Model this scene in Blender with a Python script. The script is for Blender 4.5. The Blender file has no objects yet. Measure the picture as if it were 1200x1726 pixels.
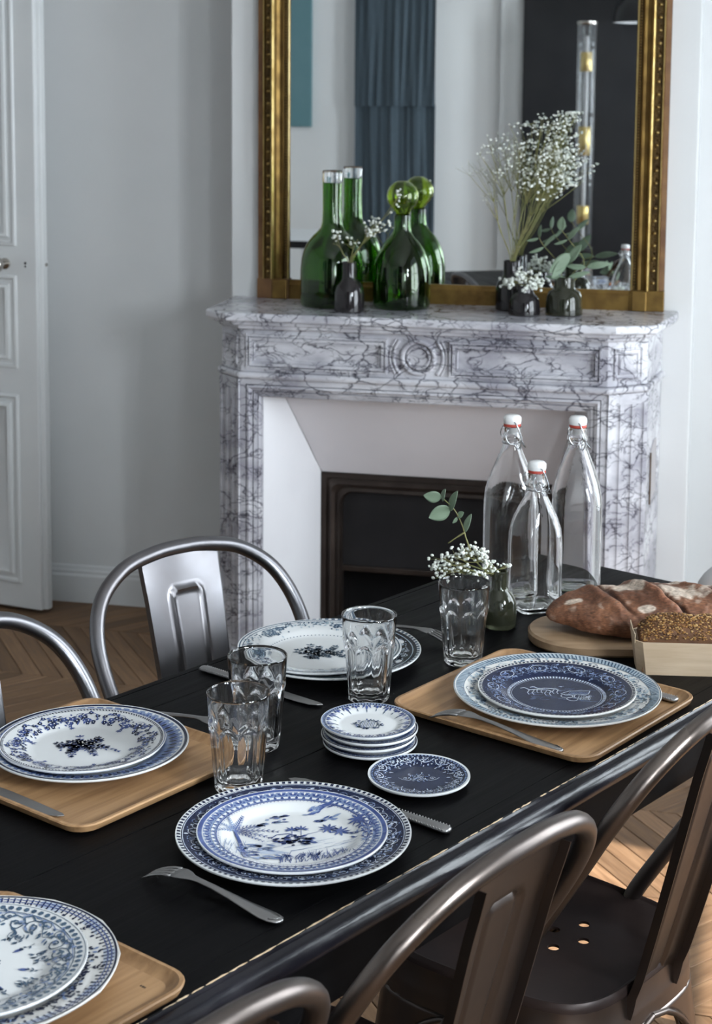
import bpy, bmesh, math, random
from mathutils import Vector, Matrix, noise
PI = math.pi
sin, cos = math.sin, math.cos
scene = bpy.context.scene
COL = scene.collection

# ------------------------------------------------------------------ camera
F_PX, PITCH, ROLL, YAW = 2829.0, math.radians(6.97), math.radians(0.45), math.radians(12.29)
CAM_Z = 1.62
fwd = Vector((-sin(YAW) * cos(PITCH), cos(YAW) * cos(PITCH), -sin(PITCH)))
rgt = Vector((cos(YAW), sin(YAW), 0))
upv = rgt.cross(fwd)
camR = rgt * cos(ROLL) + upv * sin(ROLL)
camU = upv * cos(ROLL) - rgt * sin(ROLL)
cam_data = bpy.data.cameras.new('camera')
cam_data.sensor_fit = 'AUTO'
cam_data.sensor_width = 36
cam_data.lens = F_PX * 36 / 1726
cam_data.shift_y = -(863 - 497.7) / 1726
cam_data.clip_start = 0.05
cam_data.dof.use_dof = True
cam_data.dof.focus_distance = 2.25
cam_data.dof.aperture_fstop = 11
cam = bpy.data.objects.new('camera', cam_data)
COL.objects.link(cam)
mw = Matrix.Identity(4)
for i in range(3):
    mw[i][0], mw[i][1], mw[i][2] = camR[i], camU[i], -fwd[i]
mw[2][3] = CAM_Z
cam.matrix_world = mw
scene.camera = cam

# ------------------------------------------------------------------ world, daylight, exposure
world = bpy.data.worlds.new('world')
world.use_nodes = True
world.node_tree.nodes['Background'].inputs[0].default_value = (0.75, 0.86, 1.0, 1)
world.node_tree.nodes['Background'].inputs[1].default_value = 1.0
scene.world = world
vs = scene.view_settings
vs.view_transform = 'Standard'
vs.look = 'None'
vs.exposure = 0.0
vs.gamma = 1.0
vs.use_curve_mapping = False
scene.cycles.use_denoising = True
scene.cycles.sample_clamp_indirect = 6.0
scene.cycles.max_bounces = 20
scene.cycles.transmission_bounces = 20
scene.cycles.glossy_bounces = 8

WALL_R, WALL_L, WALL_F, CEIL = 1.50, -5.6, -2.0, 3.5
# three tall windows in the right-hand wall: (y0, y1, z0, z1)
WINDOWS = [(0.46, 1.264, 1.0, 2.65), (2.35, 3.95, 0.06, 2.80), (-1.75, -0.60, 0.45, 2.45)]
WIN_POWER = [285.0, 145.0, 250.0]


def daylight(i):
    y0, y1, z0, z1 = WINDOWS[i]
    l = bpy.data.lights.new('window_daylight', 'AREA')
    l.shape = 'RECTANGLE'
    l.size, l.size_y = y1 - y0 - 0.06, z1 - z0 - 0.06
    l.energy = WIN_POWER[i]
    l.color = (0.86, 0.94, 1.0)
    o = bpy.data.objects.new('window_daylight', l)
    COL.objects.link(o)
    o.location = (WALL_R + 0.16, (y0 + y1) / 2, (z0 + z1) / 2)
    o.rotation_euler = (0, PI / 2, 0)          # -Z of the lamp points to -X, into the room
    return o


for i in range(3):
    daylight(i)
# the sun stands high outside; it only reaches the floor just inside the window by the fireplace
sun_data = bpy.data.lights.new('sun', 'SUN')
sun_data.energy = 10.0
sun_data.angle = math.radians(0.6)
sun_data.color = (1.0, 0.92, 0.82)
sun = bpy.data.objects.new('sun', sun_data)
COL.objects.link(sun)
sun.location = (6, 2, 8)
sun.rotation_euler = Vector((-0.97 * cos(math.radians(53)), 0.24 * cos(math.radians(53)), -sin(math.radians(53)))).to_track_quat('-Z', 'Y').to_euler()

# ------------------------------------------------------------------ materials
MATS = {}


def nn(nt, t, **kw):
    n = nt.nodes.new(t)
    for k, v in kw.items():
        setattr(n, k, v)
    return n


def mat(name, col, rough=0.5, metal=0.0, col2=None, nscale=5.0, stretch=(1, 1, 1), ndetail=4.0, contrast=(0.35, 0.65),
        bump=0.0, bscale=None, coat=0.0, trans=0.0, ior=1.45, spec=0.5, rough2=None, objrand=0.0, distort=0.0, emit=0.0, sheen=0.0):
    """principled material whose colour runs from col to col2 along a (stretched) noise, with fine bump"""
    m = bpy.data.materials.new(name)
    m.use_nodes = True
    nt = m.node_tree
    b = nt.nodes['Principled BSDF']
    b.inputs['Base Color'].default_value = (*col, 1)
    b.inputs['Roughness'].default_value = rough
    b.inputs['Metallic'].default_value = metal
    b.inputs['Coat Weight'].default_value = coat
    b.inputs['Coat Roughness'].default_value = 0.08
    b.inputs['Transmission Weight'].default_value = trans
    b.inputs['IOR'].default_value = ior
    b.inputs['Specular IOR Level'].default_value = spec
    if sheen:
        b.inputs['Sheen Weight'].default_value = sheen
    if emit:
        b.inputs['Emission Color'].default_value = (*col, 1)
        b.inputs['Emission Strength'].default_value = emit
    if col2 is not None or bump:
        tc = nn(nt, 'ShaderNodeTexCoord')
        mp = nn(nt, 'ShaderNodeMapping')
        mp.inputs['Scale'].default_value = stretch
        nt.links.new(tc.outputs['Object'], mp.inputs[0])
        vec = mp.outputs[0]
        if objrand:
            oi = nn(nt, 'ShaderNodeObjectInfo')
            mul = nn(nt, 'ShaderNodeVectorMath', operation='MULTIPLY_ADD')
            nt.links.new(oi.outputs['Random'], mul.inputs[0])
            mul.inputs[1].default_value = (37, 91, 53)
            nt.links.new(vec, mul.inputs[2])
            vec = mul.outputs[0]
        no = nn(nt, 'ShaderNodeTexNoise')
        no.inputs['Scale'].default_value = nscale
        no.inputs['Detail'].default_value = ndetail
        no.inputs['Distortion'].default_value = distort
        nt.links.new(vec, no.inputs['Vector'])
        if col2 is not None:
            r = nn(nt, 'ShaderNodeValToRGB')
            r.color_ramp.elements[0].position, r.color_ramp.elements[1].position = contrast
            r.color_ramp.elements[0].color = (*col, 1)
            r.color_ramp.elements[1].color = (*col2, 1)
            nt.links.new(no.outputs['Fac'], r.inputs[0])
            out = r.outputs[0]
            if objrand:
                hs = nn(nt, 'ShaderNodeHueSaturation')
                mr = nn(nt, 'ShaderNodeMapRange')
                mr.inputs['To Min'].default_value = 1 - objrand
                mr.inputs['To Max'].default_value = 1 + objrand
                nt.links.new(oi.outputs['Random'], mr.inputs['Value'])
                nt.links.new(mr.outputs[0], hs.inputs['Value'])
                nt.links.new(out, hs.inputs['Color'])
                out = hs.outputs[0]
            nt.links.new(out, b.inputs['Base Color'])
        if rough2 is not None:
            mr2 = nn(nt, 'ShaderNodeMapRange')
            mr2.inputs['From Min'].default_value, mr2.inputs['From Max'].default_value = contrast
            mr2.inputs['To Min'].default_value, mr2.inputs['To Max'].default_value = rough, rough2
            nt.links.new(no.outputs['Fac'], mr2.inputs['Value'])
            nt.links.new(mr2.outputs[0], b.inputs['Roughness'])
        if bump:
            src = no
            if bscale:
                src = nn(nt, 'ShaderNodeTexNoise')
                src.inputs['Scale'].default_value = bscale
                src.inputs['Detail'].default_value = 5
                nt.links.new(vec, src.inputs['Vector'])
            bp = nn(nt, 'ShaderNodeBump')
            bp.inputs['Strength'].default_value = bump
            bp.inputs['Distance'].default_value = 0.004
            nt.links.new(src.outputs['Fac'], bp.inputs['Height'])
            nt.links.new(bp.outputs[0], b.inputs['Normal'])
    MATS[name] = m
    return m


def marble_mat():
    m = mat('veined_marble', (0.5, 0.5, 0.54), 0.22, coat=0.15)
    nt = m.node_tree
    b = nt.nodes['Principled BSDF']
    tc = nn(nt, 'ShaderNodeTexCoord')
    mp = nn(nt, 'ShaderNodeMapping')
    mp.inputs['Rotation'].default_value = (0.3, 0.75, 0.2)
    mp.inputs['Scale'].default_value = (1.0, 1.0, 1.7)
    nt.links.new(tc.outputs['Object'], mp.inputs[0])
    dn = nn(nt, 'ShaderNodeTexNoise')
    dn.inputs['Scale'].default_value = 7
    dn.inputs['Detail'].default_value = 5
    nt.links.new(mp.outputs[0], dn.inputs['Vector'])
    ma = nn(nt, 'ShaderNodeVectorMath', operation='MULTIPLY_ADD')
    nt.links.new(dn.outputs['Color'], ma.inputs[0])
    ma.inputs[1].default_value = (0.16, 0.16, 0.16)
    nt.links.new(mp.outputs[0], ma.inputs[2])
    masks = []
    for sc, w, lo in ((8.0, 0.030, 0.38), (17.0, 0.050, 0.43), (34.0, 0.075, 0.51)):
        vo = nn(nt, 'ShaderNodeTexVoronoi', feature='DISTANCE_TO_EDGE')
        vo.inputs['Scale'].default_value = sc
        nt.links.new(ma.outputs[0], vo.inputs['Vector'])
        mr = nn(nt, 'ShaderNodeMapRange')
        mr.inputs['From Min'].default_value, mr.inputs['From Max'].default_value = 0.0, w
        mr.inputs['To Min'].default_value, mr.inputs['To Max'].default_value = 1.0, 0.0
        nt.links.new(vo.outputs['Distance'], mr.inputs['Value'])
        gate = nn(nt, 'ShaderNodeTexNoise')
        gate.inputs['Scale'].default_value = sc * 0.55
        gate.inputs['Detail'].default_value = 2
        nt.links.new(mp.outputs[0], gate.inputs['Vector'])
        g2 = nn(nt, 'ShaderNodeMapRange')
        g2.inputs['From Min'].default_value, g2.inputs['From Max'].default_value = lo, lo + 0.12
        nt.links.new(gate.outputs['Fac'], g2.inputs['Value'])
        mu = nn(nt, 'ShaderNodeMath', operation='MULTIPLY')
        nt.links.new(mr.outputs[0], mu.inputs[0])
        nt.links.new(g2.outputs[0], mu.inputs[1])
        masks.append(mu.outputs[0])
    mx = nn(nt, 'ShaderNodeMath', operation='MAXIMUM')
    nt.links.new(masks[0], mx.inputs[0])
    nt.links.new(masks[1], mx.inputs[1])
    mx2 = nn(nt, 'ShaderNodeMath', operation='MAXIMUM')
    nt.links.new(mx.outputs[0], mx2.inputs[0])
    nt.links.new(masks[2], mx2.inputs[1])
    cl = nn(nt, 'ShaderNodeTexNoise')
    cl.inputs['Scale'].default_value = 5
    cl.inputs['Detail'].default_value = 6
    nt.links.new(ma.outputs[0], cl.inputs['Vector'])
    rp = nn(nt, 'ShaderNodeValToRGB')
    rp.color_ramp.elements[0].position, rp.color_ramp.elements[1].position = 0.36, 0.62
    rp.color_ramp.elements[0].color = (0.33, 0.325, 0.37, 1)
    rp.color_ramp.elements[1].color = (0.66, 0.66, 0.70, 1)
    nt.links.new(cl.outputs['Fac'], rp.inputs[0])
    mix = nn(nt, 'ShaderNodeMix', data_type='RGBA')
    nt.links.new(mx2.outputs[0], mix.inputs['Factor'])
    nt.links.new(rp.outputs[0], mix.inputs['A'])
    mix.inputs['B'].default_value = (0.040, 0.038, 0.056, 1)
    nt.links.new(mix.outputs['Result'], b.inputs['Base Color'])
    return m


mat('wall_paint', (0.66, 0.675, 0.68), 0.75, col2=(0.70, 0.71, 0.715), nscale=2.5, bump=0.05, bscale=60)
mat('far_wall_paint', (0.84, 0.845, 0.85), 0.7, col2=(0.86, 0.865, 0.87), nscale=2.5)
mat('ceiling_paint', (0.62, 0.62, 0.61), 0.8, col2=(0.64, 0.64, 0.63), nscale=3)
mat('gloss_paint', (0.66, 0.68, 0.69), 0.35, col2=(0.71, 0.725, 0.73), nscale=4, bump=0.03, bscale=30)
mat('white_panel', (0.80, 0.80, 0.83), 0.4, col2=(0.74, 0.74, 0.77), nscale=3.5, contrast=(0.45, 0.75))
mat('bounce_tint_panel', (0.76, 0.735, 0.76), 0.45, col2=(0.70, 0.68, 0.71), nscale=3.5, contrast=(0.45, 0.75))  # white panel again, with pinkish bounced light put into its colour
marble_mat()
mat('black_iron', (0.035, 0.026, 0.022), 0.42, 0.6, col2=(0.055, 0.042, 0.036), nscale=14, bump=0.1)
mat('soot', (0.006, 0.0055, 0.0065), 0.85, col2=(0.011, 0.010, 0.011), nscale=9, bump=0.3)
mat('floor_base', (0.03, 0.02, 0.014), 0.8, col2=(0.04, 0.028, 0.02))
mat('oak_plank', (0.145, 0.082, 0.044), 0.42, col2=(0.25, 0.155, 0.09), nscale=7, stretch=(1.2, 14, 14), contrast=(0.3, 0.7), bump=0.12, bscale=11, objrand=0.28, distort=0.6, rough2=0.65, spec=0.22)
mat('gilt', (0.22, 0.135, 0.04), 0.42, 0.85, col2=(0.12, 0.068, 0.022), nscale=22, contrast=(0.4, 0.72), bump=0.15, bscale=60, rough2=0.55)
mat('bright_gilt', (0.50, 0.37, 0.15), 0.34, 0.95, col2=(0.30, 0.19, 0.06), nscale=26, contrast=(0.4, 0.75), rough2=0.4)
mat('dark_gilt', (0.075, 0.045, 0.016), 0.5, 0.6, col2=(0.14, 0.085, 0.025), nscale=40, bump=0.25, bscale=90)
mat('red_bole', (0.11, 0.05, 0.022), 0.55, 0.3, col2=(0.19, 0.10, 0.04), nscale=18)
mat('mirror_glass', (0.86, 0.89, 0.89), 0.0, 1.0, col2=(0.84, 0.87, 0.88), nscale=2)
mat('steel', (0.215, 0.215, 0.23), 0.30, 1.0, col2=(0.155, 0.145, 0.148), nscale=6, contrast=(0.35, 0.7), bump=0.03, bscale=40, rough2=0.38)
mat('steel_warm_reflect', (0.185, 0.155, 0.138), 0.27, 1.0, col2=(0.115, 0.10, 0.096), nscale=5, contrast=(0.35, 0.7), bump=0.03, bscale=40, rough2=0.42)  # same steel, the floor's brown reflection put into its colour
mat('seat_brown', (0.024, 0.016, 0.015), 0.42, 0.35, col2=(0.036, 0.023, 0.02), nscale=9, bump=0.03, bscale=50)
mat('cutlery_steel', (0.36, 0.355, 0.355), 0.3, 1.0, col2=(0.29, 0.285, 0.285), nscale=12, rough2=0.42)
mat('brass', (0.75, 0.55, 0.2), 0.3, 1.0, col2=(0.8, 0.62, 0.25), nscale=8)
mat('nickel', (0.55, 0.52, 0.48), 0.22, 1.0, col2=(0.45, 0.42, 0.39), nscale=12)
mat('tray_oak', (0.235, 0.125, 0.055), 0.45, col2=(0.43, 0.255, 0.125), nscale=6, stretch=(1.0, 14, 14), contrast=(0.28, 0.68), bump=0.06, bscale=9, distort=0.5, objrand=0.08)
mat('board_wood', (0.23, 0.145, 0.08), 0.5, col2=(0.34, 0.23, 0.14), nscale=5, stretch=(1, 12, 12), contrast=(0.3, 0.7), bump=0.08, bscale=9)
mat('veneer', (0.56, 0.42, 0.28), 0.5, col2=(0.68, 0.54, 0.39), nscale=5, stretch=(2, 8, 22), contrast=(0.3, 0.7), bump=0.05, bscale=12)
mat('glaze_white', (0.69, 0.705, 0.71), 0.13, col2=(0.67, 0.685, 0.695), nscale=6)
mat('glaze_cream', (0.70, 0.695, 0.67), 0.13, col2=(0.68, 0.67, 0.65), nscale=6)
mat('print_navy', (0.008, 0.012, 0.036), 0.2, col2=(0.014, 0.021, 0.055), nscale=70, spec=0.3)
mat('print_blue', (0.025, 0.05, 0.19), 0.16, col2=(0.06, 0.10, 0.28), nscale=60, coat=0.3)
mat('print_mid', (0.15, 0.21, 0.38), 0.16, col2=(0.24, 0.31, 0.46), nscale=60, coat=0.3)
mat('print_pale', (0.42, 0.48, 0.60), 0.16, col2=(0.58, 0.63, 0.70), nscale=60, coat=0.3)
mat('print_slate', (0.030, 0.062, 0.115), 0.16, col2=(0.07, 0.12, 0.18), nscale=60, coat=0.3)
mat('print_haze', (0.30, 0.39, 0.46), 0.16, col2=(0.46, 0.54, 0.60), nscale=60, coat=0.3)
mat('print_black', (0.008, 0.011, 0.018), 0.2, col2=(0.016, 0.021, 0.03), nscale=70, spec=0.3)
mat('clear_glass', (1.0, 1.0, 1.0), 0.0, trans=1.0, ior=1.48, col2=(0.995, 1.0, 1.0))
mat('green_glass', (0.155, 0.34, 0.055), 0.0, trans=1.0, ior=1.5, col2=(0.135, 0.31, 0.05))
mat('lime_glass', (0.55, 0.68, 0.16), 0.0, trans=1.0, ior=1.5, col2=(0.5, 0.64, 0.14))
mat('smoke_glass', (0.055, 0.045, 0.05), 0.02, trans=0.75, ior=1.5, col2=(0.045, 0.04, 0.045))
mat('olive_glass', (0.09, 0.095, 0.06), 0.02, trans=0.75, ior=1.5, col2=(0.075, 0.08, 0.05))
mat('stopper_white', (0.80, 0.80, 0.80), 0.18, col2=(0.77, 0.77, 0.77), coat=0.3)
mat('rubber_red', (0.42, 0.055, 0.035), 0.5, col2=(0.36, 0.045, 0.03))
mat('wire', (0.42, 0.43, 0.45), 0.25, 1.0, col2=(0.36, 0.37, 0.39))
mat('blossom', (0.82, 0.84, 0.80), 0.7, col2=(0.70, 0.74, 0.66), nscale=90)
mat('stem_green', (0.16, 0.17, 0.055), 0.6, col2=(0.22, 0.20, 0.08), nscale=30)
mat('leaf_green', (0.12, 0.175, 0.11), 0.5, col2=(0.20, 0.27, 0.19), nscale=18)
mat('crumb_seed', (0.36, 0.20, 0.06), 0.6, col2=(0.16, 0.07, 0.02), nscale=60, contrast=(0.4, 0.6), objrand=0.0)
mat('crust_dark', (0.075, 0.03, 0.013), 0.65, col2=(0.17, 0.075, 0.028), nscale=30, bump=0.4, bscale=70)
mat('curtain_cloth', (0.042, 0.062, 0.080), 0.85, col2=(0.055, 0.08, 0.10), nscale=40, stretch=(8, 1, 1), bump=0.1, sheen=0.2)
mat('teal_canvas', (0.13, 0.26, 0.29), 0.7, col2=(0.15, 0.28, 0.31), nscale=4)
mat('black_lacquer', (0.012, 0.012, 0.014), 0.35, col2=(0.016, 0.016, 0.018))
mat('orange_lacquer', (0.75, 0.16, 0.03), 0.4, col2=(0.68, 0.14, 0.03))
mat('white_lacquer', (0.75, 0.76, 0.78), 0.3, col2=(0.72, 0.73, 0.75))
mat('grey_plate', (0.45, 0.43, 0.44), 0.45, col2=(0.42, 0.40, 0.41))
mat('brass_dark', (0.08, 0.05, 0.02), 0.5, 0.8, col2=(0.1, 0.06, 0.03))


def table_mat():
    """black paint on wood: faint grain, bare wood worn along the arris"""
    m = mat('black_paint', (0.0022, 0.0022, 0.0026), 0.36, col2=(0.0042, 0.004, 0.0044), nscale=4, stretch=(1.2, 16, 16), bump=0.10, bscale=7, rough2=0.48, spec=0.06)
    mat('black_polish', (0.005, 0.005, 0.008), 0.20, col2=(0.008, 0.0075, 0.011), nscale=22, stretch=(1, 5, 5), bump=0.12, bscale=30, rough2=0.27, spec=0.5)
    return m


table_mat()
mat('bare_wood', (0.42, 0.29, 0.17), 0.6, col2=(0.55, 0.42, 0.28), nscale=50)


def loaf_mat():
    m = mat('loaf_crust', (0.2, 0.1, 0.05), 0.6, bump=0.55, bscale=55)
    nt = m.node_tree
    b = nt.nodes['Principled BSDF']
    at = nn(nt, 'ShaderNodeAttribute', attribute_name='crust')
    no = nn(nt, 'ShaderNodeTexNoise')
    no.inputs['Scale'].default_value = 45
    no.inputs['Detail'].default_value = 6
    mr = nn(nt, 'ShaderNodeMapRange')
    mr.inputs['From Min'].default_value, mr.inputs['From Max'].default_value = 0.3, 0.7
    mr.inputs['To Min'].default_value, mr.inputs['To Max'].default_value = 0.55, 1.35
    nt.links.new(no.outputs['Fac'], mr.inputs['Value'])
    hs = nn(nt, 'ShaderNodeHueSaturation')
    nt.links.new(mr.outputs[0], hs.inputs['Value'])
    nt.links.new(at.outputs['Color'], hs.inputs['Color'])
    nt.links.new(hs.outputs[0], b.inputs['Base Color'])
    return m


loaf_mat()

# ------------------------------------------------------------------ mesh helpers


class MB:
    """collects shapes and links them as ONE mesh object"""

    def __init__(s):
        s.v, s.f, s.mi = [], [], []

    def add(s, vs, fs, m=0):
        o = len(s.v)
        s.v += [tuple(p) for p in vs]
        s.f += [tuple(i + o for i in f) for f in fs]
        s.mi += [m] * len(fs)
        return s

    def box(s, x0, x1, y0, y1, z0, z1, m=0):
        return s.add([(x, y, z) for z in (z0, z1) for y in (y0, y1) for x in (x0, x1)],
                     [(0, 2, 3, 1), (4, 5, 7, 6), (0, 1, 5, 4), (2, 6, 7, 3), (0, 4, 6, 2), (1, 3, 7, 5)], m)

    def prism(s, poly, z0, z1, m=0, top=None):
        """poly counter-clockwise in x,y; top = another outline of the same length for z1"""
        n = len(poly)
        top = top or poly
        vs = [(x, y, z0) for x, y in poly] + [(x, y, z1) for x, y in top]
        fs = [tuple(range(n - 1, -1, -1)), tuple(range(n, 2 * n))]
        fs += [(i, (i + 1) % n, n + (i + 1) % n, n + i) for i in range(n)]
        return s.add(vs, fs, m)

    def loops(s, rings, close=False, cap0=False, cap1=False, m=0):
        """skin a list of equally long closed rings"""
        n = len(rings[0])
        vs = [p for r in rings for p in r]
        fs = []
        k = len(rings)
        for i in range(k if close else k - 1):
            a, b = i * n, ((i + 1) % k) * n
            for j in range(n):
                j2 = (j + 1) % n
                fs.append((a + j, a + j2, b + j2, b + j))
        if cap0:
            fs.append(tuple(range(n - 1, -1, -1)))
        if cap1:
            fs.append(tuple((k - 1) * n + j for j in range(n)))
        return s.add(vs, fs, m)

    def lathe(s, prof, n=48, c=(0, 0, 0), cap0=True, cap1=True, m=0, rfun=None):
        rings = []
        for r, z in prof:
            rings.append([(c[0] + r * (rfun(2 * PI * j / n, z) if rfun else 1) * cos(2 * PI * j / n),
                           c[1] + r * (rfun(2 * PI * j / n, z) if rfun else 1) * sin(2 * PI * j / n), c[2] + z) for j in range(n)])
        return s.loops(rings, cap0=cap0, cap1=cap1, m=m)

    def tube(s, pts, r, n=8, caps=True, m=0, squash=None):
        pts = [Vector(p) for p in pts]
        k = len(pts)
        rr = r if isinstance(r, (list, tuple)) else [r] * k
        t0 = (pts[1] - pts[0]).normalized()
        ref = Vector((0, 0, 1)) if abs(t0.z) < 0.9 else Vector((1, 0, 0))
        nrm = t0.cross(ref).normalized()
        rings = []
        for i in range(k):
            t = (pts[min(i + 1, k - 1)] - pts[max(i - 1, 0)]).normalized()
            nrm = (nrm - t * nrm.dot(t)).normalized()
            bi = t.cross(nrm)
            rings.append([pts[i] + (nrm * cos(2 * PI * j / n) + bi * sin(2 * PI * j / n)) * rr[i] for j in range(n)])
        return s.loops(rings, cap0=caps, cap1=caps, m=m)

    def grid(s, nu, nv, fn, m=0, closeu=False):
        vs = [fn(i / (nu if closeu else nu - 1), j / (nv - 1)) for j in range(nv) for i in range(nu)]
        fs = []
        for j in range(nv - 1):
            for i in range(nu if closeu else nu - 1):
                i2 = (i + 1) % nu
                fs.append((j * nu + i, j * nu + i2, (j + 1) * nu + i2, (j + 1) * nu + i))
        return s.add(vs, fs, m)

    def extrude(s, prof, p0, p1, ea, eb, m=0, caps=True):
        """closed profile (a,b) in directions ea, eb run from p0 to p1"""
        p0, p1, ea, eb = Vector(p0), Vector(p1), Vector(ea), Vector(eb)
        r0 = [p0 + ea * a + eb * b for a, b in prof]
        r1 = [p1 + ea * a + eb * b for a, b in prof]
        return s.loops([r0, r1], cap0=caps, cap1=caps, m=m)

    def rectframe(s, o, ex, ez, en, W, H, prof, fill=False, m=0):
        """mitred moulding round a W x H rectangle; prof = (inset, height) from outside to inside"""
        o, ex, ez, en = Vector(o), Vector(ex), Vector(ez), Vector(en)
        rings = []
        for d, h in prof:
            rings.append([o + ex * x + ez * z + en * h for x, z in ((d, d), (W - d, d), (W - d, H - d), (d, H - d))])
        return s.loops(rings, cap1=fill, m=m)

    def ball(s, c, r, m=0, sq=(1, 1, 1), n=8, k=5):
        rings = []
        for i in range(1, k):
            a = PI * i / k
            rings.append([(c[0] + r * sq[0] * sin(a) * cos(2 * PI * j / n), c[1] + r * sq[1] * sin(a) * sin(2 * PI * j / n), c[2] - r * sq[2] * cos(a)) for j in range(n)])
        return s.loops(rings, cap0=True, cap1=True, m=m)

    def build(s, name, mats, parent=None, world=False, smooth=False, bevel=0, segs=2, kind=None, angle=None):
        vs = s.v
        if parent is not None and world:
            l, q_ = Vector((0, 0, 0)), parent
            while q_ is not None:
                l = l + q_.location
                q_ = q_.parent
            vs = [(x - l[0], y - l[1], z - l[2]) for x, y, z in vs]
        me = bpy.data.meshes.new(name)
        me.from_pydata(vs, [], s.f)
        mats = mats if isinstance(mats, (list, tuple)) else [mats]
        for mm in mats:
            me.materials.append(MATS[mm])
        if len(mats) > 1:
            me.polygons.foreach_set('material_index', s.mi)
        bm = bmesh.new()
        bm.from_mesh(me)
        bmesh.ops.recalc_face_normals(bm, faces=bm.faces)
        bm.to_mesh(me)
        bm.free()
        if smooth:
            me.polygons.foreach_set('use_smooth', [True] * len(me.polygons))
            if angle is not None:
                me.set_sharp_from_angle(angle=math.radians(angle))
        me.update()
        o = bpy.data.objects.new(name, me)
        COL.objects.link(o)
        if parent is not None:
            o.parent = parent
        if bevel:
            bv = o.modifiers.new('bevel', 'BEVEL')
            bv.width, bv.segments, bv.limit_method, bv.angle_limit = bevel, segs, 'ANGLE', math.radians(35)
        if kind:
            o['kind'] = kind
        return o


def tag(o, label, cat, group=None):
    o['label'], o['category'] = label, cat
    if group:
        o['group'] = group
    return o


def thing(name, label, cat, loc=(0, 0, 0), rz=0.0, group=None):
    o = bpy.data.objects.new(name, None)
    o.empty_display_size = 0.05
    COL.objects.link(o)
    o.location = loc
    o.rotation_euler = (0, 0, rz)
    return tag(o, label, cat, group)


def struct(o):
    o['kind'] = 'structure'
    return o


def share(src, name, parent, loc=(0, 0, 0), rz=0.0):
    """another object that shares src's mesh"""
    o = src.copy()
    o.name = name
    COL.objects.link(o)
    o.parent = parent
    o.location = loc
    o.rotation_euler = (0, 0, rz)
    return o


def smooth01(a, b, x):
    t = max(0.0, min(1.0, (x - a) / (b - a)))
    return t * t * (3 - 2 * t)


def spline(pts, k=8):
    """Catmull-Rom through pts"""
    P = [Vector(p) for p in pts]
    P = [P[0] * 2 - P[1]] + P + [P[-1] * 2 - P[-2]]
    out = []
    for i in range(1, len(P) - 2):
        for j in range(k):
            t = j / k
            a, b, c, d = P[i - 1], P[i], P[i + 1], P[i + 2]
            out.append(0.5 * ((2 * b) + (c - a) * t + (2 * a - 5 * b + 4 * c - d) * t * t + (3 * b - a - 3 * c + d) * t ** 3))
    out.append(P[-2].copy())
    return out


# table frame: u along the table, v across it (towards the near edge)
TA = math.radians(39.91 - 12.29)
TX, TY = Vector((sin(TA), cos(TA), 0)), Vector((cos(TA), -sin(TA), 0))
T0 = Vector((-0.471, 1.837, 0))
TABLE_Z = 0.75
T_ANG = math.atan2(TX.y, TX.x)


def tab(u, v, z=TABLE_Z):
    p = T0 + TX * u + TY * v
    return Vector((p.x, p.y, z))


K = 1.03846   # measured fireplace units to metres

# ================================================================== THE ROOM
WALL_B = 4.70 * K            # recessed back wall
BREAST = 4.40 * K            # face of the chimney breast
BX0, BX1 = -1.309 * K, -0.065 * K

# ---- floor of chevron parquet, each plank in sight a piece of its own
mb = MB().box(WALL_L, WALL_R, WALL_F, WALL_B, -0.06, -0.012)
floor = struct(mb.build('floor', 'floor_base'))
ROW, PITCHP, CHEV = 0.418, 0.0615, math.radians(37.7)
delta = math.radians(-2.86)
ex, ey = Vector((cos(delta), sin(delta), 0)), Vector((-sin(delta), cos(delta), 0))
FO = Vector((-0.1, 3.705, 0))


def plank_corners(n, i):
    """row n, place i: corners in world"""
    up = n % 2 == 0
    sh = ROW * math.tan(CHEV) * (1 if up else -1)
    p = i * PITCHP
    g = 0.0011
    q = [(p + g, n * ROW + g * 0.7), (p + PITCHP - g, n * ROW + g * 0.7), (p + sh + PITCHP - g, (n + 1) * ROW - g * 0.7), (p + sh + g, (n + 1) * ROW - g * 0.7)]
    return [FO + ex * a + ey * b for a, b in q]


def plank_mesh(up):
    n = 0 if up else -1
    c = plank_corners(n, 0)
    d = (c[3] - c[0]).normalized()
    nrm = Vector((-d.y, d.x, 0))
    o = c[0]
    loc = [((p - o).dot(d), (p - o).dot(nrm)) for p in c]
    b = 0.0012
    cx, cy = sum(x for x, y in loc) / 4, sum(y for x, y in loc) / 4
    top = [(x + (b if x < cx else -b), y + (b * 0.7 if y < cy else -b * 0.7)) for x, y in loc]
    m = MB()
    rings = [[(x, y, -0.014) for x, y in loc], [(x, y, -0.0012) for x, y in loc], [(x, y, 0) for x, y in top]]
    m.loops(rings, cap0=True, cap1=True)
    return m, math.atan2(d.y, d.x)


srcs = {}
random.seed(4)
rest = MB()
for n in range(-14, 3):
    for i in range(-100, 60):
        c = plank_corners(n, i)
        ctr = sum(c, Vector()) / 4
        if not (all(WALL_L + 0.01 < p.x < WALL_R - 0.01 and WALL_F + 0.01 < p.y for p in c) and c[0].y < WALL_B):
            continue
        near = (-2.35 < ctr.x < -1.0 and 3.6 < ctr.y) or (-0.72 < ctr.x < 0.16 and 2.45 < ctr.y < 4.3)
        up = n % 2 == 0
        if near:
            dz = random.uniform(-0.0006, 0.0)
            if up not in srcs:
                m, ang = plank_mesh(up)
                srcs[up] = (m.build('plank', 'oak_plank', floor), ang)
                o = srcs[up][0]
            else:
                o = share(srcs[up][0], 'plank', floor)
            o.location = (c[0].x, c[0].y, dz)
            o.rotation_euler = (0, 0, srcs[up][1])
        else:
            rest.prism([(p.x, p.y) for p in c], -0.014, 0.0)
rest.build('plank_field', 'oak_plank', floor, kind='stuff')

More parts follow.
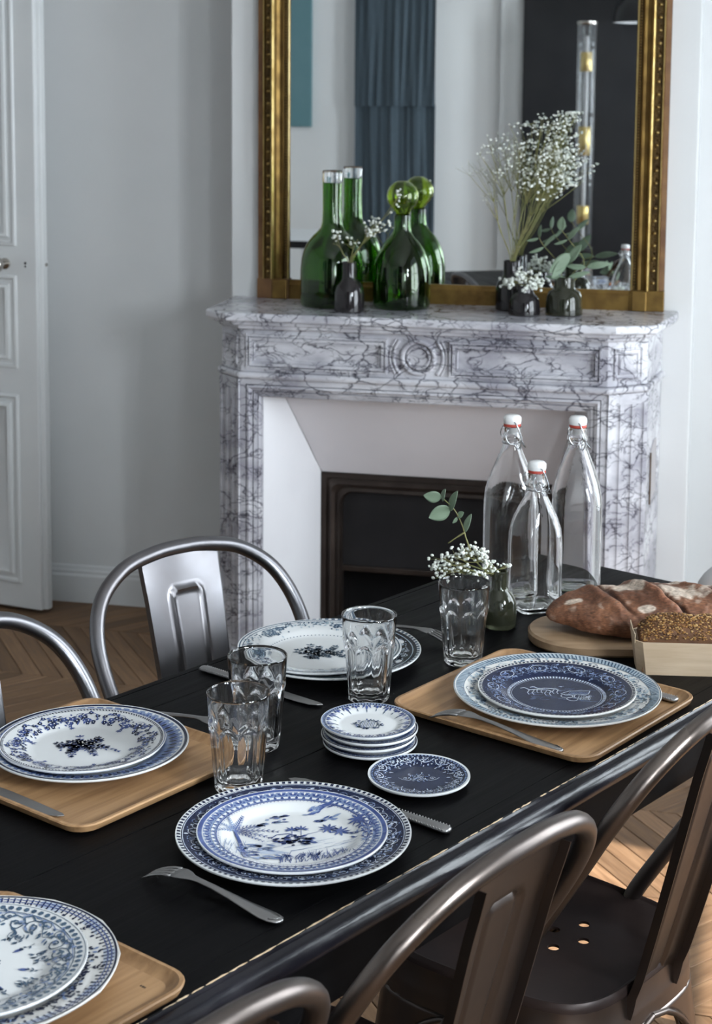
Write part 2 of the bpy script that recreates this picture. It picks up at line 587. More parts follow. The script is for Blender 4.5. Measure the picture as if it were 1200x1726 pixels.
# ---- walls and ceiling
struct(MB().box(WALL_L - 0.2, WALL_R + 0.25, WALL_B, WALL_B + 0.2, -0.06, CEIL).build('wall_back', 'wall_paint'))
mb = MB()
mb.box(BX0, -1.105, BREAST, WALL_B + 0.02, 0, CEIL)
mb.box(-0.405, BX1, BREAST, WALL_B + 0.02, 0, CEIL)
mb.box(-1.105, -0.405, BREAST, WALL_B + 0.02, 0.60, CEIL)
struct(mb.build('wall_chimney', 'wall_paint', bevel=0.004))
struct(MB().box(WALL_L - 0.2, WALL_L, WALL_F, WALL_B, -0.06, CEIL).build('wall_left', 'wall_paint'))
struct(MB().box(WALL_L - 0.2, WALL_R + 0.25, WALL_F - 0.2, WALL_F, -0.06, CEIL).build('wall_front', 'far_wall_paint'))
struct(MB().box(WALL_L - 0.2, WALL_R + 0.25, WALL_F - 0.2, WALL_B + 0.2, CEIL, CEIL + 0.1).build('ceiling', 'ceiling_paint'))
mb = MB()
ys = [WALL_F] + sorted(y for w in WINDOWS for y in w[:2]) + [WALL_B]
for a, b in ((0, 1), (2, 3), (4, 5), (6, 7)):
    mb.box(WALL_R, WALL_R + 0.25, ys[a], ys[b], -0.06, CEIL)
for y0, y1, z0, z1 in WINDOWS:
    mb.box(WALL_R, WALL_R + 0.25, y0, y1, -0.06, z0)
    mb.box(WALL_R, WALL_R + 0.25, y0, y1, z1, CEIL)
struct(mb.build('wall_right', 'wall_paint'))
for i, (y0, y1, z0, z1) in enumerate(WINDOWS):
    w = struct(MB().rectframe((WALL_R + 0.02, y0, z0), (0, 1, 0), (0, 0, 1), (-1, 0, 0), y1 - y0, z1 - z0,
                              [(0, -0.05), (0, 0), (0.045, 0), (0.05, -0.01), (0.05, -0.05)]).build('window_%d' % (i + 1), 'gloss_paint'))
    ym = (y0 + y1) / 2
    MB().box(WALL_R + 0.0, WALL_R + 0.06, ym - 0.045, ym + 0.045, z0 + 0.04, z1 - 0.04).build('mullion', 'gloss_paint', w, bevel=0.006)
    for t in (0.25, 0.5, 0.75):
        zz = z0 + (z1 - z0) * t
        MB().box(WALL_R + 0.02, WALL_R + 0.05, y0 + 0.04, y1 - 0.04, zz - 0.014, zz + 0.014).build('glazing_bar', 'gloss_paint', w, bevel=0.004)

# unseen slab added outside to keep the sun off the two nearer windows
struct(MB().box(WALL_R + 0.25, WALL_R + 1.75, -2.0, 2.0, 2.82, 2.97).build('sun_block_slab', 'wall_paint'))

# ---- skirting
prof = [(0, 0), (0, 0.018), (0.085, 0.018), (0.092, 0.013), (0.10, 0.013), (0.105, 0.008), (0.115, 0.006), (0.118, 0)]


def skirting(name, p0, p1, nrm):
    d = (Vector(p1) - Vector(p0)).normalized()
    struct(MB().extrude(prof, p0, p1, (0, 0, 1), nrm).build(name, 'gloss_paint'))


skirting('baseboard_back', (WALL_L, WALL_B, 0), (BX0, WALL_B, 0), (0, -1, 0))
skirting('baseboard_recess', (BX1, WALL_B, 0), (WALL_R, WALL_B, 0), (0, -1, 0))
skirting('baseboard_front', (WALL_L, WALL_F, 0), (-2.45, WALL_F, 0), (0, 1, 0))

# ---- the open door leaf at the left: front face, mouldings, knob, keyhole, lock edge
DS, DL = Vector((-2.015, 4.716, 0)), Vector((-2.167, 4.747, 0))
dx = (DL - DS).normalized()
dn = Vector((dx.y, -dx.x, 0)) * -1      # into the leaf, away from the camera
if dn.y < 0:
    dn = -dn
W_D = 0.66


def dp(a, b, z):
    p = DS + dx * a + dn * b
    return (p.x, p.y, z)


mb = MB()
for a0, a1, b0, b1 in ((0.0, W_D, 0.0, 0.042),):
    rings = [[dp(a0, b0, z), dp(a1, b0, z), dp(a1, b1, z), dp(a0, b1, z)] for z in (0.012, 2.42)]
    mb.loops(rings, cap0=True, cap1=True)
door = struct(mb.build('door_1', 'gloss_paint', bevel=0.004))
mb = MB()
rings = [[dp(0.002, 0.013, z), dp(0.002, 0.042, z), dp(-0.012, 0.042, z), dp(-0.012, 0.019, z)] for z in (0.012, 2.42)]
mb.loops(rings, cap0=True, cap1=True)
mb.build('rebate_lip', 'gloss_paint', door, bevel=0.003)
pm = [(0, 0), (0.002, 0.007), (0.006, 0.009), (0.011, 0.007), (0.014, 0.001), (0.026, 0.001), (0.029, 0.010), (0.037, 0.013), (0.044, 0.007), (0.055, 0.0015)]
for z0, z1 in ((1.143, 2.30), (0.767, 1.053), (0.092, 0.686)):
    MB().rectframe(dp(0.071, 0, z0), dx, (0, 0, 1), -dn, W_D - 0.142, z1 - z0, pm, fill=True).build('panel_moulding', 'gloss_paint', door, smooth=True, angle=40)
mb = MB()
prof_k = [(0.0, 0.0), (0.017, 0.0), (0.017, 0.005), (0.008, 0.009), (0.007, 0.030), (0.013, 0.034), (0.022, 0.040), (0.025, 0.050), (0.022, 0.060), (0.012, 0.066), (0.0, 0.067)]
rings = []
for r, h in prof_k:
    rings.append([Vector(dp(0.112, -h, 1.088)) + (dx * cos(2 * PI * j / 24) + Vector((0, 0, 1)) * sin(2 * PI * j / 24)) * max(r, 1e-4) for j in range(24)])
mb.loops(rings).build('knob', 'nickel', door, smooth=True, angle=50)
mb = MB()
for r, zc in ((0.0042, 1.092), (0.0032, 1.082)):
    mb.loops([[Vector(dp(0.04, -b, zc)) + (dx * cos(2 * PI * j / 12) + Vector((0, 0, 1)) * sin(2 * PI * j / 12)) * r for j in range(12)] for b in (0, 0.0006)], cap1=True)
mb.build('keyhole', 'soot', door)
mb = MB()
rings = [[dp(-0.0128 - t, 0.022, z) if False else dp(-0.012 - t, b, z) for b, z in ((0.021, 1.075), (0.041, 1.075), (0.041, 1.099), (0.021, 1.099))] for t in (-0.001, 0.0016)]
mb.loops(rings, cap1=True)
mb.build('lock_plate', 'gloss_paint', door, bevel=0.0008)
mb = MB()
rings = [[dp(-0.0125 - t, b, z) for b, z in ((0.026, 1.082), (0.037, 1.082), (0.037, 1.092), (0.026, 1.092))] for t in (0.0, 0.0035)]
mb.loops(rings, cap1=True).build('latch_bolt', 'nickel', door, bevel=0.0008)

# ---- the far side of the room, seen in the looking glass
mb = MB().box(-3.36, -2.729, WALL_F + 0.002, WALL_F + 0.037, 1.371, 2.6)
tag(mb.build('canvas_painting', 'teal_canvas', bevel=0.003), 'plain teal canvas reflected at the left of the gilt mirror', 'painting')


def curtain_sheet(x0, x1, z0, z1, y, seed, off):
    m = MB()
    ph = [random.Random(seed + q).uniform(0, 6.28) for q in range(5)]

    def fn(a, b):
        x = x0 + (x1 - x0) * a
        z = z0 + (z1 - z0) * b
        w = 0.020 * noise.noise(Vector((a * 7 + ph[0], b * 1.1, ph[1]))) + 0.013 * noise.noise(Vector((a * 19 + 0.9 * sin(b * 3 + ph[3]), b * 0.8, ph[2]))) + 0.003 * sin(a * 60 + ph[3] + b)
        return (x, y + off + w, z)
    return m.grid(90, 14, fn)


cur = thing('door_curtain', 'slate-blue linen door curtain with a cross seam, reflected in the mirror', 'curtain', (-2.14, WALL_F + 0.1, 0))
curtain_sheet(-2.411, -1.867, 0.02, 1.53, WALL_F + 0.1, 3, 0.0).build('lower_drop', 'curtain_cloth', cur, world=True, smooth=True)
curtain_sheet(-2.411, -1.867, 1.515, 2.86, WALL_F + 0.115, 9, 0.01).build('upper_drop', 'curtain_cloth', cur, world=True, smooth=True)
mb = MB()
mb.tube([(-2.45, WALL_F + 0.1, 2.88), (-1.83, WALL_F + 0.1, 2.88)], 0.012, 10)
mb.build('curtain_rod', 'brass_dark', cur, world=True, smooth=True)
struct(MB().box(-1.446, -1.298, WALL_F, WALL_F + 0.07, 0, CEIL).build('trim_1', 'wall_paint'))
cup = thing('black_cupboard', 'tall black cupboard reflected at the right of the mirror', 'cupboard', (-0.4, WALL_F + 0.15, 0))
MB().box(-1.296, 0.5, WALL_F, WALL_F + 0.10, 0.0, CEIL - 0.02).build('carcase', 'black_lacquer', cup, world=True)
for a in (-1.296, -0.40):
    MB().box(a + 0.004, a + 0.892, WALL_F + 0.10, WALL_F + 0.122, 0.06, CEIL - 0.04).build('cupboard_door', 'black_lacquer', cup, world=True, bevel=0.003)

lamp = thing('tube_floor_lamp', 'clear glass tube lamp with brass bands, reflected against the black cupboard', 'lamp', (-0.845, -1.4, 0))
MB().lathe([(0.13, 0), (0.13, 0.012), (0.02, 0.02), (0.014, 0.03), (0.014, 0.60), (0.05, 0.625), (0.062, 0.64), (0.062, 0.66)], 32).build('stand', 'black_lacquer', lamp, smooth=True, angle=40)
MB().loops([[(r * cos(2 * PI * j / 32), r * sin(2 * PI * j / 32), z) for j in range(32)] for r, z in ((0.06, 0.655), (0.06, 2.04), (0.057, 2.04), (0.057, 0.655))], close=True).build('glass_tube', 'clear_glass', lamp, smooth=True, angle=40)
MB().lathe([(0.012, 0.655), (0.012, 1.96)], 16).build('inner_rod', 'white_lacquer', lamp, smooth=True, angle=40)
for z0, z1 in ((1.745, 1.862), (1.231, 1.406), (0.805, 0.917)):
    MB().lathe([(0.036, z0), (0.038, z0 + 0.003), (0.038, z1 - 0.003), (0.036, z1)], 32).build('brass_band', 'brass', lamp, smooth=True, angle=40)
MB().lathe([(0.061, 2.03), (0.064, 2.035), (0.064, 2.05), (0.05, 2.056)], 32).build('top_cap', 'nickel', lamp, smooth=True, angle=40)

pend = thing('pendant_lamp', 'black dome pendant lamp with white inside, reflected at the mirror top', 'lamp', (-0.43, -1.4, 2.04))
MB().lathe([(0.262, 0.0), (0.262, 0.02), (0.25, 0.09), (0.19, 0.17), (0.08, 0.22), (0.03, 0.25), (0.012, 0.27)], 48, cap0=False).build('shade', 'black_lacquer', pend, smooth=True, angle=50)
MB().lathe([(0.258, 0.004), (0.24, 0.012), (0.1, 0.016), (0.001, 0.016)], 48, cap0=False).build('diffuser', 'white_lacquer', pend, smooth=True)
MB().tube([(0, 0, 0.26), (0, 0, CEIL - 2.04)], 0.003, 6).build('cord', 'black_lacquer', pend)

ben = thing('low_bench', 'low black bench with an orange edge, reflected at the mirror foot', 'bench', (-0.55, -1.42, 0))
MB().box(-0.20, 0.45, -0.16, 0.16, 0.40, 0.435).build('bench_top', 'black_lacquer', ben)
MB().box(-0.20, 0.45, 0.16, 0.166, 0.425, 0.455).build('orange_edge', 'orange_lacquer', ben)
for sx in (-0.17, 0.42):
    for sy in (-0.13, 0.13):
        MB().box(sx - 0.015, sx + 0.015, sy - 0.015, sy + 0.015, 0, 0.40).build('leg', 'black_lacquer', ben)

dk = thing('writing_table', 'white writing table with a dark edge, reflected low at the mirror left', 'table', (-2.75, -0.8, 0))
MB().box(-0.55, 0.42, -0.4, 0.42, 0.725, 0.745).build('table_top', 'white_lacquer', dk, bevel=0.002)
MB().box(-0.553, 0.423, 0.42, 0.424, 0.70, 0.742).build('edge_band', 'black_lacquer', dk)
for sx in (-0.5, 0.37):
    for sy in (-0.35, 0.37):
        MB().box(sx - 0.02, sx + 0.02, sy - 0.02, sy + 0.02, 0, 0.725).build('leg', 'white_lacquer', dk)

# ================================================================== MARBLE CHIMNEYPIECE
SHELF_T = 0.998 * K
fire = thing('marble_fireplace', 'grey veined marble fireplace with fluted pilasters and pale splayed panels', 'fireplace', (-0.76, 4.35, 0))


def kp(pts):
    return [(x * K, y * K) for x, y in pts]


shelf_o = [(-1.221, 4.045), (-0.24, 4.055), (-0.144, 4.10), (-0.103, 4.33), (-0.10, 4.398), (-1.30, 4.398), (-1.292, 4.11)]


def inset(poly, d):
    cx = -0.73
    return [(x + (d if x < cx else -d), y + d if y < 4.37 else y) for x, y in poly]


MB().prism(kp(shelf_o), 1.013, SHELF_T).build('shelf', 'veined_marble', fire, world=True, bevel=0.006, segs=3)
MB().prism(kp(inset(shelf_o, 0.016)), 1.002, 1.0135).build('shelf_moulding', 'veined_marble', fire, world=True, bevel=0.004)
MB().prism(kp(inset(shelf_o, 0.027)), 0.991, 1.0025).build('shelf_moulding', 'veined_marble', fire, world=True, bevel=0.004)
core = [(-1.195, 4.10), (-0.26, 4.10), (-0.168, 4.175), (-0.14, 4.398), (-1.275, 4.398), (-1.268, 4.175)]
frieze = MB().prism(kp(core), 0.8725, 0.992).build('frieze', 'veined_marble', fire, world=True, bevel=0.002)
band = [(-1.199, 4.088), (-0.256, 4.088), (-0.158, 4.167), (-0.13, 4.398), (-1.284, 4.398), (-1.279, 4.168)]
MB().prism(kp(band), 0.8536, 0.8723).build('astragal', 'veined_marble', fire, world=True, bevel=0.007, segs=3)
lint = [(-1.195, 4.12), (-0.26, 4.12), (-0.26, 4.18), (-1.195, 4.18)]
MB().prism(kp(lint), 0.8055, 0.8535).build('lintel', 'veined_marble', fire, world=True)
pierL = [(-1.268, 4.175), (-1.195, 4.10), (-1.186, 4.121), (-1.145, 4.121), (-1.145, 4.398), (-1.275, 4.398)]
pierR = [(-0.306, 4.121), (-0.270, 4.121), (-0.26, 4.10), (-0.168, 4.175), (-0.14, 4.398), (-0.306, 4.398)]
piers = [MB().prism(kp(p), 0.0, 0.8535).build('pilaster', 'veined_marble', fire, world=True) for p in (pierL, pierR)]
# moulded architrave round the opening
xl, xr, zt, y0 = -1.195 * K, -0.26 * K, 0.8536, 4.10 * K
arch_prof = [(0.0, 0.012), (0.0, -0.002), (0.014, -0.002), (0.0145, 0.007), (0.0165, 0.007), (0.017, -0.003), (0.023, -0.004), (0.027, 0.001), (0.031, 0.003), (0.0315, 0.011), (0.034, 0.011), (0.0345, 0.005), (0.041, 0.008), (0.0415, 0.014), (0.046, 0.013), (0.0505, 0.017), (0.0505, 0.03)]
polys = []
for d, h in arch_prof:
    y = y0 + h
    polys.append([(xl + d, y, 0.0), (xl + d, y, zt - d), (xr - d, y, zt - d), (xr - d, y, 0.0)])
mb = MB()
for a, b in zip(polys[:-1], polys[1:]):
    mb.add(a + b, [(i, i + 1, 5 + i, 4 + i) for i in range(3)])
mb.build('architrave', 'veined_marble', fire, world=True, bevel=0.0)
# frieze panels
fy = 4.10 * K
pprof = [(0, 0), (0.0003, 0.009), (0.005, 0.009), (0.0055, 0.0005), (0.0085, 0.0005), (0.009, 0.011), (0.0155, 0.010), (0.016, 0.003), (0.0195, 0.002), (0.020, 0.006), (0.023, 0.005), (0.0235, 0.0)]
for a0, a1 in ((-1.224, -0.842), (-0.678, -0.286)):
    MB().rectframe((a0, fy, 0.882), (1, 0, 0), (0, 0, 1), (0, -1, 0), a1 - a0, 0.093, pprof).build('panel_moulding', 'veined_marble', frieze, world=True)


def torus_y(mb, cx, cz, R, r, a0=0.0, a1=2 * PI, n=40, y=fy):
    pts = [(cx + R * cos(a0 + (a1 - a0) * i / n), y - 0.001, cz + R * sin(a0 + (a1 - a0) * i / n)) for i in range(n + 1)]
    mb.tube(pts, r, 8)


mb = MB()
torus_y(mb, -0.76, 0.929, 0.042, 0.007)
torus_y(mb, -0.76, 0.929, 0.030, 0.004)
mb.build('roundel', 'veined_marble', frieze, world=True, smooth=True)
for s in (0, PI):
    mb = MB()
    torus_y(mb, -0.76, 0.929, 0.066, 0.005, s - 0.72, s + 0.72, 18)
    torus_y(mb, -0.76, 0.929, 0.075, 0.0035, s - 0.66, s + 0.66, 18)
    mb.build('roundel_arc', 'veined_marble', frieze, world=True, smooth=True)
# canted corners: square panel above, flutes below
for (p, q), pier in zip((((-1.268, 4.175), (-1.195, 4.10)), ((-0.26, 4.10), (-0.168, 4.175))), piers):
    P, Q = Vector((p[0] * K, p[1] * K, 0)), Vector((q[0] * K, q[1] * K, 0))
    d = (Q - P)
    L = d.length
    d.normalize()
    n_ = Vector((d.y, -d.x, 0))
    o = P + d * (L * 0.14) + Vector((0, 0, 0.889))
    MB().rectframe(o, d, (0, 0, 1), n_, L * 0.72, 0.082, [(0, 0), (0.001, 0.004), (0.004, 0.005), (0.007, 0.001), (0.013, 0.001), (0.015, 0.005), (0.02, 0.001), (0.02, 0.003)], fill=True).build('corner_panel', 'veined_marble', frieze, world=True)
    prof = [(0.0, 0.0), (0.0, 0.007)]
    nf, wf = 3, L * 0.2
    gap = (L - nf * wf) / (nf + 1)
    for i in range(nf):
        a = gap + i * (wf + gap)
        for j in range(7):
            t = PI * j / 6
            prof.append((a + wf / 2 - wf / 2 * cos(t), 0.007 - 0.0066 * sin(t)))
    prof += [(L, 0.007), (L, 0.0)]
    MB().extrude(prof, P + Vector((0, 0, 0.10)), P + Vector((0, 0, 0.825)), d, n_).build('fluting', 'veined_marble', pier, world=True)
    MB().extrude([(0, 0), (0, 0.008), (L, 0.008), (L, 0)], P + Vector((0, 0, 0.825)), P + Vector((0, 0, 0.853)), d, n_).build('flute_cap', 'veined_marble', pier, world=True)
    MB().extrude([(-0.004, 0), (-0.004, 0.012), (L + 0.004, 0.012), (L + 0.004, 0)], P, P + Vector((0, 0, 0.10)), d, n_).build('plinth', 'veined_marble', pier, world=True, bevel=0.003)
# little brass-edged grey plate on the right-hand return
p0, p1 = Vector((-0.168 * K, 4.175 * K, 0)), Vector((-0.14 * K, 4.398 * K, 0))
d = (p1 - p0).normalized()
n_ = Vector((d.y, -d.x, 0))
o = p0 + d * 0.085
mb = MB()
mb.loops([[o + Vector((0, 0, 0.535)) + n_ * h, o + d * 0.085 + Vector((0, 0, 0.555)) + n_ * h, o + d * 0.085 + Vector((0, 0, 0.70)) + n_ * h, o + d * 0.05 + Vector((0, 0, 0.70)) + n_ * h, o + Vector((0, 0, 0.675)) + n_ * h] for h in (0.0, 0.002)], cap1=True)
spl = mb.build('side_plate', 'grey_plate', fire, world=True)
MB().tube([o + n_ * 0.002 + Vector((0, 0, 0.535)), o + n_ * 0.002 + Vector((0, 0, 0.675))], 0.0022, 6).build('side_plate_edge', 'brass_dark', spl, world=True)

# splayed panels round the hearth
A = [(-1.144, 4.135), (-0.307, 4.135)]
B = [(-1.042, 4.36), (-0.409, 4.36)]
zo, zi = 0.885 * K, 0.527 * K


def slab(name, quad, back, m):
    vs = [Vector(p) for p in quad]
    MB().add(vs + [v + Vector(back) for v in vs], [(0, 1, 2, 3), (7, 6, 5, 4), (0, 4, 5, 1), (1, 5, 6, 2), (2, 6, 7, 3), (3, 7, 4, 0)]).build(name, m, fire, world=True)


def k3(p, z):
    return (p[0] * K, p[1] * K, z)


slab('splay_panel', [k3(A[0], 0.0), k3(B[0], 0.0), k3(B[0], zi), k3(A[0], zo)], (-0.012, 0.012, 0), 'white_panel')
slab('splay_panel', [k3(B[1], 0.0), k3(A[1], 0.0), k3(A[1], zo), k3(B[1], zi)], (0.012, 0.012, 0), 'white_panel')
g = 0.0012
slab('splay_panel', [(B[0][0] * K + g, B[0][1] * K, zi + g), (B[1][0] * K - g, B[1][1] * K, zi + g), (A[1][0] * K - g, A[1][1] * K, zo), (A[0][0] * K + g, A[0][1] * K, zo)], (0, 0.012, 0.012), 'bounce_tint_panel')
# iron frame with rounded inner corners
fx0, fx1, fz, fyy = B[0][0] * K, B[1][0] * K, zi, 4.36 * K
iron = [(0, 0.0), (0.0, -0.004), (0.014, -0.006), (0.017, 0.0), (0.021, -0.002), (0.030, -0.010), (0.039, -0.002), (0.042, 0.004), (0.052, 0.0), (0.056, 0.012), (0.056, 0.045)]
polys = []
for d, h in iron:
    rc = 0.002 + d * 0.75
    pl = [(fx0 + d, fyy + h, 0.0)]
    for i in range(9):
        a = PI - PI / 2 * i / 8
        pl.append((fx0 + d + rc + rc * cos(a), fyy + h, fz - d - rc + rc * sin(a)))
    for i in range(9):
        a = PI / 2 - PI / 2 * i / 8
        pl.append((fx1 - d - rc + rc * cos(a), fyy + h, fz - d - rc + rc * sin(a)))
    pl.append((fx1 - d, fyy + h, 0.0))
    polys.append(pl)
mb = MB()
n = len(polys[0])
for a, b in zip(polys[:-1], polys[1:]):
    mb.add(a + b, [(i, i + 1, n + i + 1, n + i) for i in range(n - 1)])
mb.build('fire_frame', 'black_iron', fire, world=True, smooth=True, angle=50)
shut = MB().box(fx0 + 0.03, fx1 - 0.03, fyy + 0.035, fyy + 0.042, 0.265, fz - 0.02).build('fire_shutter', 'soot', fire, world=True)
MB().box(fx0 + 0.05, fx1 - 0.05, fyy + 0.028, fyy + 0.043, 0.255, 0.272).build('shutter_lip', 'black_iron', shut, world=True, bevel=0.003)
mb = MB()
mb.box(fx0 + 0.01, fx1 - 0.01, 4.84, 4.86, 0.0, 0.6)
mb.box(fx0 - 0.015, fx0 + 0.012, fyy + 0.05, 4.85, 0.0, 0.6)
mb.box(fx1 - 0.012, fx1 + 0.015, fyy + 0.05, 4.85, 0.0, 0.6)
mb.box(fx0, fx1, fyy + 0.05, 4.85, 0.575, 0.598)
mb.box(fx0, fx1, fyy - 0.02, 4.85, 0.0, 0.006)
mb.build('firebox', 'soot', fire, world=True)

# ================================================================== GILT MIRROR
MX0, MX1, MZ0, MZ1 = -1.271, -0.1445, SHELF_T, 2.52
mir = thing('gilt_mirror', 'tall gilt-framed mirror standing on the marble mantelshelf', 'mirror', (-0.708, BREAST, MZ0))
GY = BREAST - 0.024
MB().box(MX0 + 0.075, MX1 - 0.075, GY, GY + 0.008, MZ0 + 0.045, MZ1 - 0.08).build('looking_glass', 'mirror_glass', mir, world=True)
# profile across a side: (a from outer edge, h from wall, material of the strip that follows)
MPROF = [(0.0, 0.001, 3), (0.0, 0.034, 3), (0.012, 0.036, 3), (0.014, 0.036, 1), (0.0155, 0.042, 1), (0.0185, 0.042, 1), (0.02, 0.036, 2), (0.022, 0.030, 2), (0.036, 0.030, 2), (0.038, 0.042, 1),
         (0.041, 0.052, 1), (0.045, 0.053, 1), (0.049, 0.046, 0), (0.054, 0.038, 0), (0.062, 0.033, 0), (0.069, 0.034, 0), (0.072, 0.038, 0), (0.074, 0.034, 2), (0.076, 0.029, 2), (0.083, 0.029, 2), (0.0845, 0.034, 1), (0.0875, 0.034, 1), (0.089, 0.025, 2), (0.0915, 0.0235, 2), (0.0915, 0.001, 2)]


def frame_bar(p0, p1, inward, name):
    """profile bar; mitred by 45 degrees at p1 when mitre is wanted (top ends)"""
    mb = MB()
    p0, p1, e = Vector(p0), Vector(p1), Vector(inward)
    hv = Vector((0, -1, 0))
    dv = (p1 - p0).normalized()
    for (a0, h0, m), (a1, h1, _) in zip(MPROF[:-1], MPROF[1:]):
        q = [p0 + e * a0 + hv * h0, p0 + e * a1 + hv * h1, p1 - dv * a1 + e * a1 + hv * h1, p1 - dv * a0 + e * a0 + hv * h0]
        mb.add(q, [(0, 1, 2, 3)], m)
    o = mb.build(name, ['gilt', 'bright_gilt', 'dark_gilt', 'red_bole'], mir, world=True)
    # egg-shaped ornaments and pearls along the bar
    L = (p1 - p0).length
    bd = MB()
    k = int((L - 0.05) / 0.0335)
    for i in range(k):
        c = p0 + dv * (0.02 + i * 0.0335) + e * 0.0295 + hv * 0.033
        bd.ball(c, 0.0062, 1, (1, 0.9, 0.75), 8, 5)
        for sgn in (-1, 1):
            c2 = p0 + dv * (0.02 + (i + 0.5) * 0.0335 + sgn * 0.005) + e * (0.0295 + 0.0045 * sgn) + hv * 0.031
            bd.ball(c2, 0.0045, 0, (1.2, 0.6, 1.1), 6, 4)
    bd.build('egg_ornament', ['dark_gilt', 'bright_gilt'], o, world=True, smooth=True, kind='stuff')
    pd = MB()
    k = int((L - 0.1) / 0.0078)
    for i in range(k):
        c = p0 + dv * (0.01 + i * 0.0078) + e * 0.0797 + hv * 0.031
        pd.ball(c, 0.0029, 0, (1, 1, 1), 6, 4)
    pd.build('pearl_row', ['gilt'], o, world=True, smooth=True, kind='stuff')
    return o


BZ = MZ0 + 0.056
frame_bar((MX0, BREAST, BZ), (MX0, BREAST, MZ1), (1, 0, 0), 'frame_side')
frame_bar((MX1, BREAST, BZ), (MX1, BREAST, MZ1), (-1, 0, 0), 'frame_side')
mb = MB()
for (a0, h0, m), (a1, h1, _) in zip(MPROF[:-1], MPROF[1:]):
    mb.add([(MX0 + a0, BREAST - h0, MZ1 - a0), (MX0 + a1, BREAST - h1, MZ1 - a1), (MX1 - a1, BREAST - h1, MZ1 - a1), (MX1 - a0, BREAST - h0, MZ1 - a0)], [(0, 1, 2, 3)], m)
mb.build('frame_top', ['gilt', 'bright_gilt', 'dark_gilt', 'red_bole'], mir, world=True)
rail = [(0.0, 0.001), (0.0, 0.036), (0.040, 0.036), (0.046, 0.032), (0.0535, 0.030), (0.0535, 0.001)]
MB().extrude(rail, (MX0 + 0.09, BREAST, MZ0), (MX1 - 0.09, BREAST, MZ0), (0, 0, 1), (0, -1, 0)).build('frame_bottom', 'gilt', mir, world=True)
for x0, x1 in ((MX0 - 0.001, MX0 + 0.091), (MX1 - 0.091, MX1 + 0.001)):
    b = MB().box(x0, x1, BREAST - 0.043, BREAST - 0.001, MZ0, BZ)
    o = b.build('corner_block', 'red_bole' if x0 < -1 else 'gilt', mir, world=True, bevel=0.002)
    s = MB().box(x0 + (0.045 if x0 < -1 else 0.006), x0 + (0.088 if x0 < -1 else 0.046), BREAST - 0.050, BREAST - 0.042, MZ0, BZ - 0.001)
    s.build('block_moulding', 'gilt', o, world=True, bevel=0.003)

# ================================================================== TABLE
U0, U1, V0, V1 = -1.05, 1.20, -0.493, 0.168
VC = (V0 + V1) / 2
tbl = thing('dining_table', 'long black-painted wooden dining table with a worn rounded edge', 'table', tab(0, VC, 0), T_ANG)


def tl(u, v, z):
    return (u, -(v - VC), z)


def board(v0, v1, name='plank', z0=0.722):
    MB().box(U0, U1, -(v1 - VC) + 0.0005, -(v0 - VC) - 0.0005, z0, TABLE_Z).build(name, 'black_paint', tbl, bevel=0.0011)


for a, b in ((V0 + 0.012, -0.415), (-0.415, -0.137), (-0.137, 0.141)):
    board(a, b)


def edge_profile(v_in, v_ar, sgn):
    """(v, z) of the moulded edge, arris at v_ar"""
    return [(v_in, 0.712), (v_in, 0.75), (v_ar - sgn * 0.0012, 0.75), (v_ar, 0.7488), (v_ar + sgn * 0.001, 0.7445), (v_ar + sgn * 0.007, 0.7425), (v_ar + sgn * 0.0135, 0.737), (v_ar + sgn * 0.0165, 0.729),
            (v_ar + sgn * 0.0145, 0.721), (v_ar + sgn * 0.009, 0.7155), (v_ar + sgn * 0.003, 0.7135), (v_ar + sgn * 0.001, 0.712)]


for v_in, v_ar, sgn in ((0.1412, V1, 1), (V0 + 0.0115, V0, -1)):
    pr = edge_profile(v_in, v_ar, sgn)
    mb = MB().loops([[tl(u, v, z) for v, z in pr] for u in (U0, U1)], cap0=True, cap1=True)
    mb.mi = [0 if i < 3 else 1 for i in range(len(mb.f))]
    mb.build('edge_moulding', ['black_paint', 'black_polish'], tbl, smooth=True, angle=38)
for v in (V1 - 0.012, V0 + 0.012):
    s = 1 if v > 0 else -1
    MB().box(U0 + 0.05, U1 - 0.05, min(-(v - VC), -(v - s * 0.022 - VC)), max(-(v - VC), -(v - s * 0.022 - VC)), 0.638, 0.712).build('apron', 'black_paint', tbl, bevel=0.002)
for u in (U0 + 0.05, U1 - 0.072):
    MB().box(u, u + 0.022, -(V1 - 0.034 - VC), -(V0 + 0.034 - VC), 0.638, 0.712).build('apron', 'black_paint', tbl, bevel=0.002)
for u in (U0 + 0.07, U1 - 0.14):
    for v in (V0 + 0.04, V1 - 0.11):
        y0 = -(v + 0.07 - VC)
        MB().prism([(u + 0.012, y0 + 0.012), (u + 0.058, y0 + 0.012), (u + 0.058, y0 + 0.058), (u + 0.012, y0 + 0.058)], 0.0, 0.72,
                   top=[(u, y0), (u + 0.07, y0), (u + 0.07, y0 + 0.07), (u, y0 + 0.07)]).build('leg', 'black_paint', tbl, bevel=0.003)
# bare wood showing along the rubbed arrises
random.seed(11)
mb = MB()
u = -0.85
while u < U1 - 0.05:
    ln = random.uniform(0.004, 0.05)
    w = random.uniform(0.0005, 0.0012)
    pts = [tl(u + ln * t, V1 - 0.0006 + random.uniform(-0.0005, 0.0004), 0.7495) for t in (0, 0.25, 0.5, 0.75, 1)]
    mb.tube(pts, [w * 0.3, w, w * 0.7, w, w * 0.3], 5)
    u += ln + random.choice((0.001, 0.003, 0.006, 0.02))
u = -0.85
while u < U1 - 0.05:
    ln = random.uniform(0.006, 0.05)
    w = random.uniform(0.0004, 0.0008)
    pts = [tl(u + ln * t, V1 + 0.0015 + random.uniform(-0.0003, 0.0003), 0.7128) for t in (0, 0.5, 1)]
    mb.tube(pts, [w * 0.4, w, w * 0.4], 5)
    u += ln + random.choice((0.003, 0.01, 0.02, 0.06))
